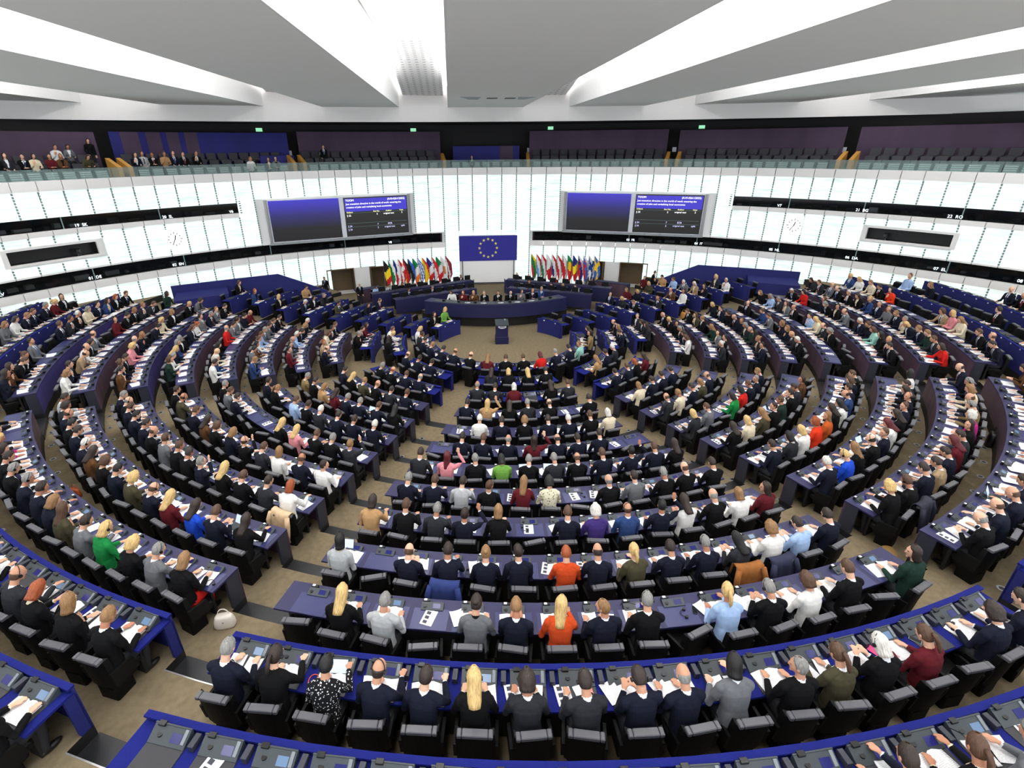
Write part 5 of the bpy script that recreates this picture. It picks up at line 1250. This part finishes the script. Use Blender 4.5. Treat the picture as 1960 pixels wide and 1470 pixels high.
M_paper = printed('printed_paper', srgb(246, 246, 248), .28); M_photo = mat('photo_print', srgb(48, 50, 62), .5, noise=.3, scale=60); M_pink = mat('pink_paper', srgb(235, 150, 150), .7)
def sheet(w, h, n=4, curl=.012, th=.0035, cells=None):
    mb = MB(); nx, ny = (6, 10) if cells else (n, 2); v = []
    for top in (1, 0):
        for j in range(ny+1):
            for i in range(nx+1):
                x, y = w*(i/nx-.5), h*(j/ny-.5); z = curl*((2*i/nx-1)**2)*(.5+j/ny)+(th if top else 0); v.append((x, y, z))
    N = (nx+1)*(ny+1); f = []; m = []
    for j in range(ny):
        for i in range(nx):
            p = j*(nx+1)+i; f.append((p, p+1, p+nx+2, p+nx+1)); m.append(1 if cells and 0 < i < 3 and j in (1,2,4,5,7,8) else 0)
            f.append((N+p, N+p+nx+1, N+p+nx+2, N+p+1)); m.append(0)
    b = [i for i in range(nx+1)]+[j*(nx+1)+nx for j in range(1, ny+1)]+[ny*(nx+1)+i for i in range(nx-1, -1, -1)]+[j*(nx+1) for j in range(ny-1, 0, -1)]
    for k in range(len(b)): p, q = b[k], b[(k+1) % len(b)]; f.append((p, N+p, N+q, q)); m.append(0)
    return mb.add(v, f, m)
def booklet():
    mb = MB(); v = []; f = []; prof = [(-.20, .004), (-.15, .012), (-.08, .016), (-.02, .012), (0, .003), (.03, .014), (.09, .017), (.15, .011), (.205, .005)]
    for th in (0, -.004):
        for x, z in prof:
            for y in (-.145, .145): v.append((x, y+.03*x, max(z+th, 0)))
    n = len(prof)
    for i in range(n-1):
        p = 2*i; f.append((p, p+2, p+3, p+1)); q = 2*n+2*i; f.append((q, q+1, q+3, q+2)); f.append((p, q, q+2, p+2)); f.append((p+1, p+3, q+3, q+1))
    f.append((0, 1, 2*n+1, 2*n)); e = 2*n-2; f.append((e, e+2*n, e+2*n+1, e+1))
    return mb.add(v, f)
mb_stack = sheet(.215, .30, 4, .004, .012)
DOC = dict(booklet=(booklet().mesh('booklet', M_paper), 'open white booklet'), sheet=(sheet(.21, .297).mesh('sheet', M_paper), 'loose white sheet'), stack=(mb_stack.mesh('paper_stack', M_paper), 'thick stapled white list'), card=(sheet(.20, .29, 4, .004, .003, True).mesh('photo_sheet', [M_paper, M_photo]), 'sheet with three dark photos'))
rd = random.Random(77); DOCS = []
for r_, block, k, a, R, zf, zd in SEATS:
    key = (r_, block, k); full = key in FULL; z = zd+(.012 if r_ in RIM or 'side' in block else .004)
    rim = r_ in RIM or 'side' in block; c0 = .40 if rim else .37
    L_ = []
    if full:
        u = rd.random()
        if u < .42: L_ = [('booklet', -.02, 0, rd.uniform(-16, 16))]
        elif u < .62: L_ = [('stack', -.12, 0, rd.uniform(-14, 22)), ('sheet', .13, -.02, rd.uniform(-25, 12))]
        elif u < .82: L_ = [('booklet', .03, 0, rd.uniform(-12, 12)), ('sheet', -.22, .03, rd.uniform(5, 40))]
        else: L_ = [('card', -.2, .02, rd.uniform(-15, 15)), ('stack', .07, 0, rd.uniform(-18, 18))]
    elif 'side' not in block and rd.random() < .45: L_ = [('card', -.02, 0, rd.uniform(-20, 20))]
    for n, (kind, dx, dy, rot) in enumerate(L_):
        M = place(R+c0, a, z+.004*n, 0) @ Matrix.Translation((dx, dy, 0)) @ Matrix.Rotation(math.radians(rot), 4, 'Z')
        q = M.translation; x, y, w = px(*q)
        if -20 < x < 1980 and -20 < y < 1490: DOCS.append((w, M, kind, '%s on the desk, %s' % (DOC[kind][1], seat_words(r_, block, k)), key))
DOCS.sort(key=lambda d: d[0])
NAME = dict(booklet='booklet', sheet='paper_sheet', stack='paper_stack', card='photo_sheet')
for w, M, kind, lab, key in DOCS[:298]:
    obj(NAME[kind], DOC[kind][0], None, M, label=lab, category='paper', group='voting papers on the desks')
hp_ = Heap(); TT = {k: tris(d[0]) for k, d in DOC.items()}
for w, M, kind, lab, key in DOCS[298:]: hp_.add(TT[kind], M, [0, 1])
hp_.build('far_papers', [M_paper, M_photo], False, kind='stuff', label='white voting papers on the far desks of both wings', category='papers')

# ---------------------------------------------------------------- bags, coats, telephones and other things lying about
AZ = {(r_, b, k): (a, R, zf, zd) for r_, b, k, a, R, zf, zd in SEATS}
def on_desk(key, dx, dy, rot, rise=.012):
    a, R, zf, zd = AZ[key]; return place(R+.36, a, zd+rise, 0) @ Matrix.Translation((dx, dy, 0)) @ Matrix.Rotation(math.radians(rot), 4, 'Z')
M_phone = mat('phone_glass', srgb(16, 18, 22), .1); M_case = mat('phone_case', srgb(40, 44, 50), .4); M_lit = mat('lit_tablet', srgb(150, 170, 200), .2, emit=srgb(200, 215, 235), estr=.75); M_pc = mat('pink_case', srgb(226, 130, 120), .6)
mb = MB(); mb.rbox(-.036, .036, -.075, .075, 0, .008, .003); ph_body = mb
mb = MB(); mb.box(-.032, .032, -.068, .068, .008, .0095); ph_scr = mb
for i, (key, dx, dy, rot, case, scr) in enumerate(((('B','middle',6), .17, -.05, 5, M_case, M_phone), (('B','middle',7), .16, -.02, 8, M_pc, M_pc), (('B','middle',4), -.33, -.0, 4, M_steel, M_phone), (('B','middle',15), -.2, .02, 30, M_steel, M_phone), (('C','middle',9), .28, .02, -20, M_case, M_phone), (('D','middle',5), -.28, -.05, 10, M_case, M_phone), (('D','middle',11), .26, 0, 12, M_case, M_phone), (('E','middle',9), .25, 0, 8, M_case, M_phone), (('B','left',16), .12, .1, 20, M_steel, M_lit), (('C','right',2), .25, -.05, 10, M_case, M_phone), (('D','left',10), .25, .02, -10, M_case, M_lit))):
    M = on_desk(key, dx, dy, rot); t = obj('phone', ph_body.mesh('phone', case), None, M, label='mobile phone%s on the desk, %s' % ({M_pc: ' in pink case', M_steel: ' in pale case'}.get(case, ''), seat_words(*key)), category='phone', group='mobile phones on the desks')
    build('display', ph_scr, scr, t, M)
for i, (key, dx, dy, rot, tilt, lap) in enumerate(((('B','middle',2), .02, .0, 6, 28, 0), (('D','left',13), .0, .05, -5, 60, 1), (('G','middle',4), -.02, .02, 3, 35, 0), (('G','middle',5), -.05, .02, -8, 30, 0), (('D','middle',0), -.12, .1, 5, 62, 0), (('C','right',3), .05, .06, 10, 65, 1), (('E','right',4), .0, .04, -10, 62, 1), (('G','right',4), .0, .05, -6, 64, 1), (('I','left',5), 0, .05, 0, 60, 1))):
    if key not in AZ: continue
    M = on_desk(key, dx, dy, rot); t = obj('laptop' if lap else 'tablet', None, None, M, label='%s with lit screen on desk, %s' % ('small laptop' if lap else 'tablet', seat_words(*key)), category='laptop' if lap else 'tablet', group='screens brought to the desks')
    if lap: mb = MB(); mb.rbox(-.15, .15, -.1, .1, 0, .014, .005); build('keyboard', mb, M_cons, t, M)
    T = M @ Matrix.Translation((0, .09 if lap else .06, .008)) @ Matrix.Rotation(math.radians(tilt), 4, 'X')
    mb = MB(); mb.rbox(-.14, .14, -.0, .19, -.006, .003, .004); build('lid' if lap else 'case', mb, M_case, t, T)
    mb = MB(); mb.box(-.128, .128, .012, .178, .003, .005); build('display', mb, M_lit, t, T)
def bag(key_or_M, w, h, d, m, lab, handle=True, name='handbag'):
    M = key_or_M; t = obj(name, None, None, M, label=lab, category='bag'); mb = MB(); v = []; n = 14
    for z, s in ((0, .94), (.04, 1.05), (h*.55, 1.0), (h*.85, .86), (h, .7)):
        for k in range(n):
            a = 2*math.pi*k/n; c, s_ = math.cos(a), math.sin(a); v.append((w/2*s*math.copysign(abs(c)**.6, c), d/2*s*math.copysign(abs(s_)**.6, s_), z))
    f = [tuple(range(n-1,-1,-1)), tuple(range(4*n, 5*n))]
    for i in range(4):
        for k in range(n): f.append((i*n+k, i*n+(k+1)%n, (i+1)*n+(k+1)%n, (i+1)*n+k))
    mb.add(v, f); build('body', mb, m, t, M, smooth=True)
    if handle:
        mb = MB(); mb.tube([(w*.28*math.cos(math.pi*k/8), .02, h*.9+h*.55*math.sin(math.pi*k/8)) for k in range(9)], .009, 6); build('handle', mb, m, t, M)
    mb = MB(); mb.tube([(0,-d*.46,h*.62),(0,-d*.52,h*.62)], .016, 8); build('clasp', mb, M_steel, t, M)
M_wbag = mat('ivory_leather', srgb(226, 216, 206), .5); M_rust = mat('rust_leather', srgb(176, 84, 36), .5); M_bbag = mat('tan_brown_leather', srgb(128, 96, 48), .6); M_tote = mat('caramel_leather', srgb(196, 138, 70), .5)
def by_seat(key, dx, dy, rot=0, z=0): a, R, zf, zd = AZ[key]; return place(R+.85, a, zf+z, 0) @ Matrix.Translation((dx, dy, 0)) @ Matrix.Rotation(math.radians(rot), 4, 'Z')
bag(by_seat(('C','left',16), .50, .22, 30), .34, .26, .17, M_wbag, 'ivory handbag standing on the carpet at the end of the left block, third row')
bag(by_seat(('D','left',6), -.05, -.36, 20, .30), .30, .22, .12, M_rust, 'rust orange handbag hanging behind a chair, fourth row, left block')
bag(by_seat(('D','right',0), -.45, -.25, 50), .42, .22, .26, M_bbag, 'brown slouchy bag on the carpet at the aisle end, fourth row, right block', False)
bag(by_seat(('D','right',10), .1, -.52, 0), .40, .40, .24, M_dark, 'black backpack on the carpet behind the fourth row, right block', True, 'backpack')
bag(by_seat(('F','right',11), .3, .1, 10, .0), .30, .28, .2, M_wbag, 'white shopping bag on the floor at the far end, sixth row, right block', True, 'shopping_bag')
bag(place(RR['H']+.45, 108, FL['H'], 0), .42, .34, .16, M_tote, 'caramel tote bag standing by the right side desks beside the podium', True, 'tote_bag')
def coat(key, m, lab):
    a, R, zf, zd = AZ[key]; M = place(R+CHAIR_R, a, zf, rd.uniform(-12, 12)) @ Matrix.Translation((0, .10, .02)); n, L_ = 12, 9; mb = MB(); v = []
    prof = [(-.18, .52), (-.20, .72), (-.22, .90), (-.28, .945), (-.37, .93), (-.40, .80), (-.43, .6), (-.45, .42), (-.45, .28)]
    for th in (0, .018):
        for j, (y, z) in enumerate(prof):
            for i in range(n+1):
                u = 2*i/n-1; w = .25+.03*(j/L_); v.append((u*w, y-(th if j > 3 else -th*.2)+.018*math.sin(7*u+j*.6)*(j > 3)+.05*u*u, z+th*.6-.02*u*u*(j < 5)+(.02*math.sin(5*u) if j in (0, L_-1) else 0)))
    N = L_*(n+1); f = []
    for j in range(L_-1):
        for i in range(n):
            p = j*(n+1)+i; f.append((p, p+n+1, p+n+2, p+1)); f.append((N+p, N+p+1, N+p+n+2, N+p+n+1))
    b = [i for i in range(n+1)]+[j*(n+1)+n for j in range(1, L_)]+[(L_-1)*(n+1)+i for i in range(n-1, -1, -1)]+[j*(n+1) for j in range(L_-2, 0, -1)]
    for k in range(len(b)): p, q = b[k], b[(k+1) % len(b)]; f.append((p, q, N+q, N+p))
    mb.add(v, f); t = obj('coat', mb.mesh('coat', m, True), None, M, label=lab, category='coat')
    for s in (-1, 1):
        mb = MB(); mb.tube([(s*.24,-.36,.88),(s*.28,-.42,.7),(s*.27,-.44,.5),(s*.25,-.44,.38)], [.05,.055,.05,.045], 8); build('sleeve', mb, m, t, M, smooth=True)
coat(('D','middle',11), mat('camel_brown_coat', srgb(150, 92, 40), .9, noise=.15, scale=10), 'brown coat draped over a chair back, fourth row, middle block')
coat(('D','middle',12), mat('navy_quilt', srgb(34, 38, 66), .8, noise=.15, scale=10), 'navy quilted coat over a chair back, fourth row, middle block')
coat(('D','middle',3), mat('blue_wool', srgb(36, 52, 110), .9, noise=.15, scale=10), 'dark blue coat slung over a chair back, fourth row, middle block')
coat(('E','left',13), mat('beige_scarf_coat', srgb(206, 176, 140), .9, noise=.15, scale=10), 'beige coat bundled over the end chair, fifth row, left block')
coat(('D','right',1), mat('dark_parka', srgb(32, 34, 52), .8, noise=.15, scale=10), 'dark parka over a chair back, fourth row, right block')
# lanyard, pouch, folders, spare earphones
M_or = mat('orange_strap', srgb(232, 84, 40), .6)
M = on_desk(('B','middle',2), -.26, -.08, 0); mb = MB(); pts = [(.06*math.cos(k*math.pi/10)*(1+.3*math.sin(k*math.pi/10)), .10*math.sin(k*math.pi/10), .004) for k in range(21)]; mb.tube(pts, .006, 6)
t = obj('lanyard', mb.mesh('lanyard', M_or), None, M, label='orange lanyard looped on the desk, second row from rear, middle block', category='lanyard')
M = on_desk(('B','middle',14), -.18, -.02, 20); mb = MB(); mb.rbox(-.12, .12, -.16, .16, 0, .006, .002); t = obj('folder', mb.mesh('folder', mat('magenta_card', srgb(200, 60, 120), .6)), None, M, label='magenta folder under papers, second row from rear, middle block', category='folder')
M = on_desk(('H','middle',6), 0, 0, -8); mb = MB(); mb.rbox(-.11, .11, -.15, .15, 0, .004, .001); obj('folder', mb.mesh('folder', mat('yellow_card', srgb(236, 226, 90), .6)), None, M, label='yellow sheet folder on the desk, eighth row from rear, middle block', category='folder')
mb = MB(); mb.tube([(.075*math.cos(math.pi*k/10), .075*math.sin(math.pi*k/10), .012) for k in range(11)], .006, 6); hb = mb.mesh('headband', M_dark)
mb = MB(); mb.cyl(0, 0, 0, .022, .028, .024, 12); hcup = mb.mesh('ear_cup', M_dark)
for key, dx, dy, rot in ((('B','middle',16), -.1, .02, 30), (('C','middle',9), .1, -.02, 80), (('E','middle',5), -.1, 0, 140), (('B','left',17), .2, .0, 60), (('E','right',3), .05, -.04, 200), (('D','right',1), -.2, 0, 40), (('C','left',16), .18, -.1, 10), (('H','middle',1), 0, 0, 15), (('D','middle',4), -.3, -.1, 120), (('F','middle',6), .2, .02, 100)):
    if key not in AZ: continue
    M = on_desk(key, dx, dy, rot); t = obj('earphones', hb, None, M, label='spare black earphones lying on the desk, '+seat_words(*key), category='earphones', group='spare earphones')
    for s in (-1, 1): obj('ear_cup', hcup, t, M @ Matrix.Translation((s*.075, 0, 0)))
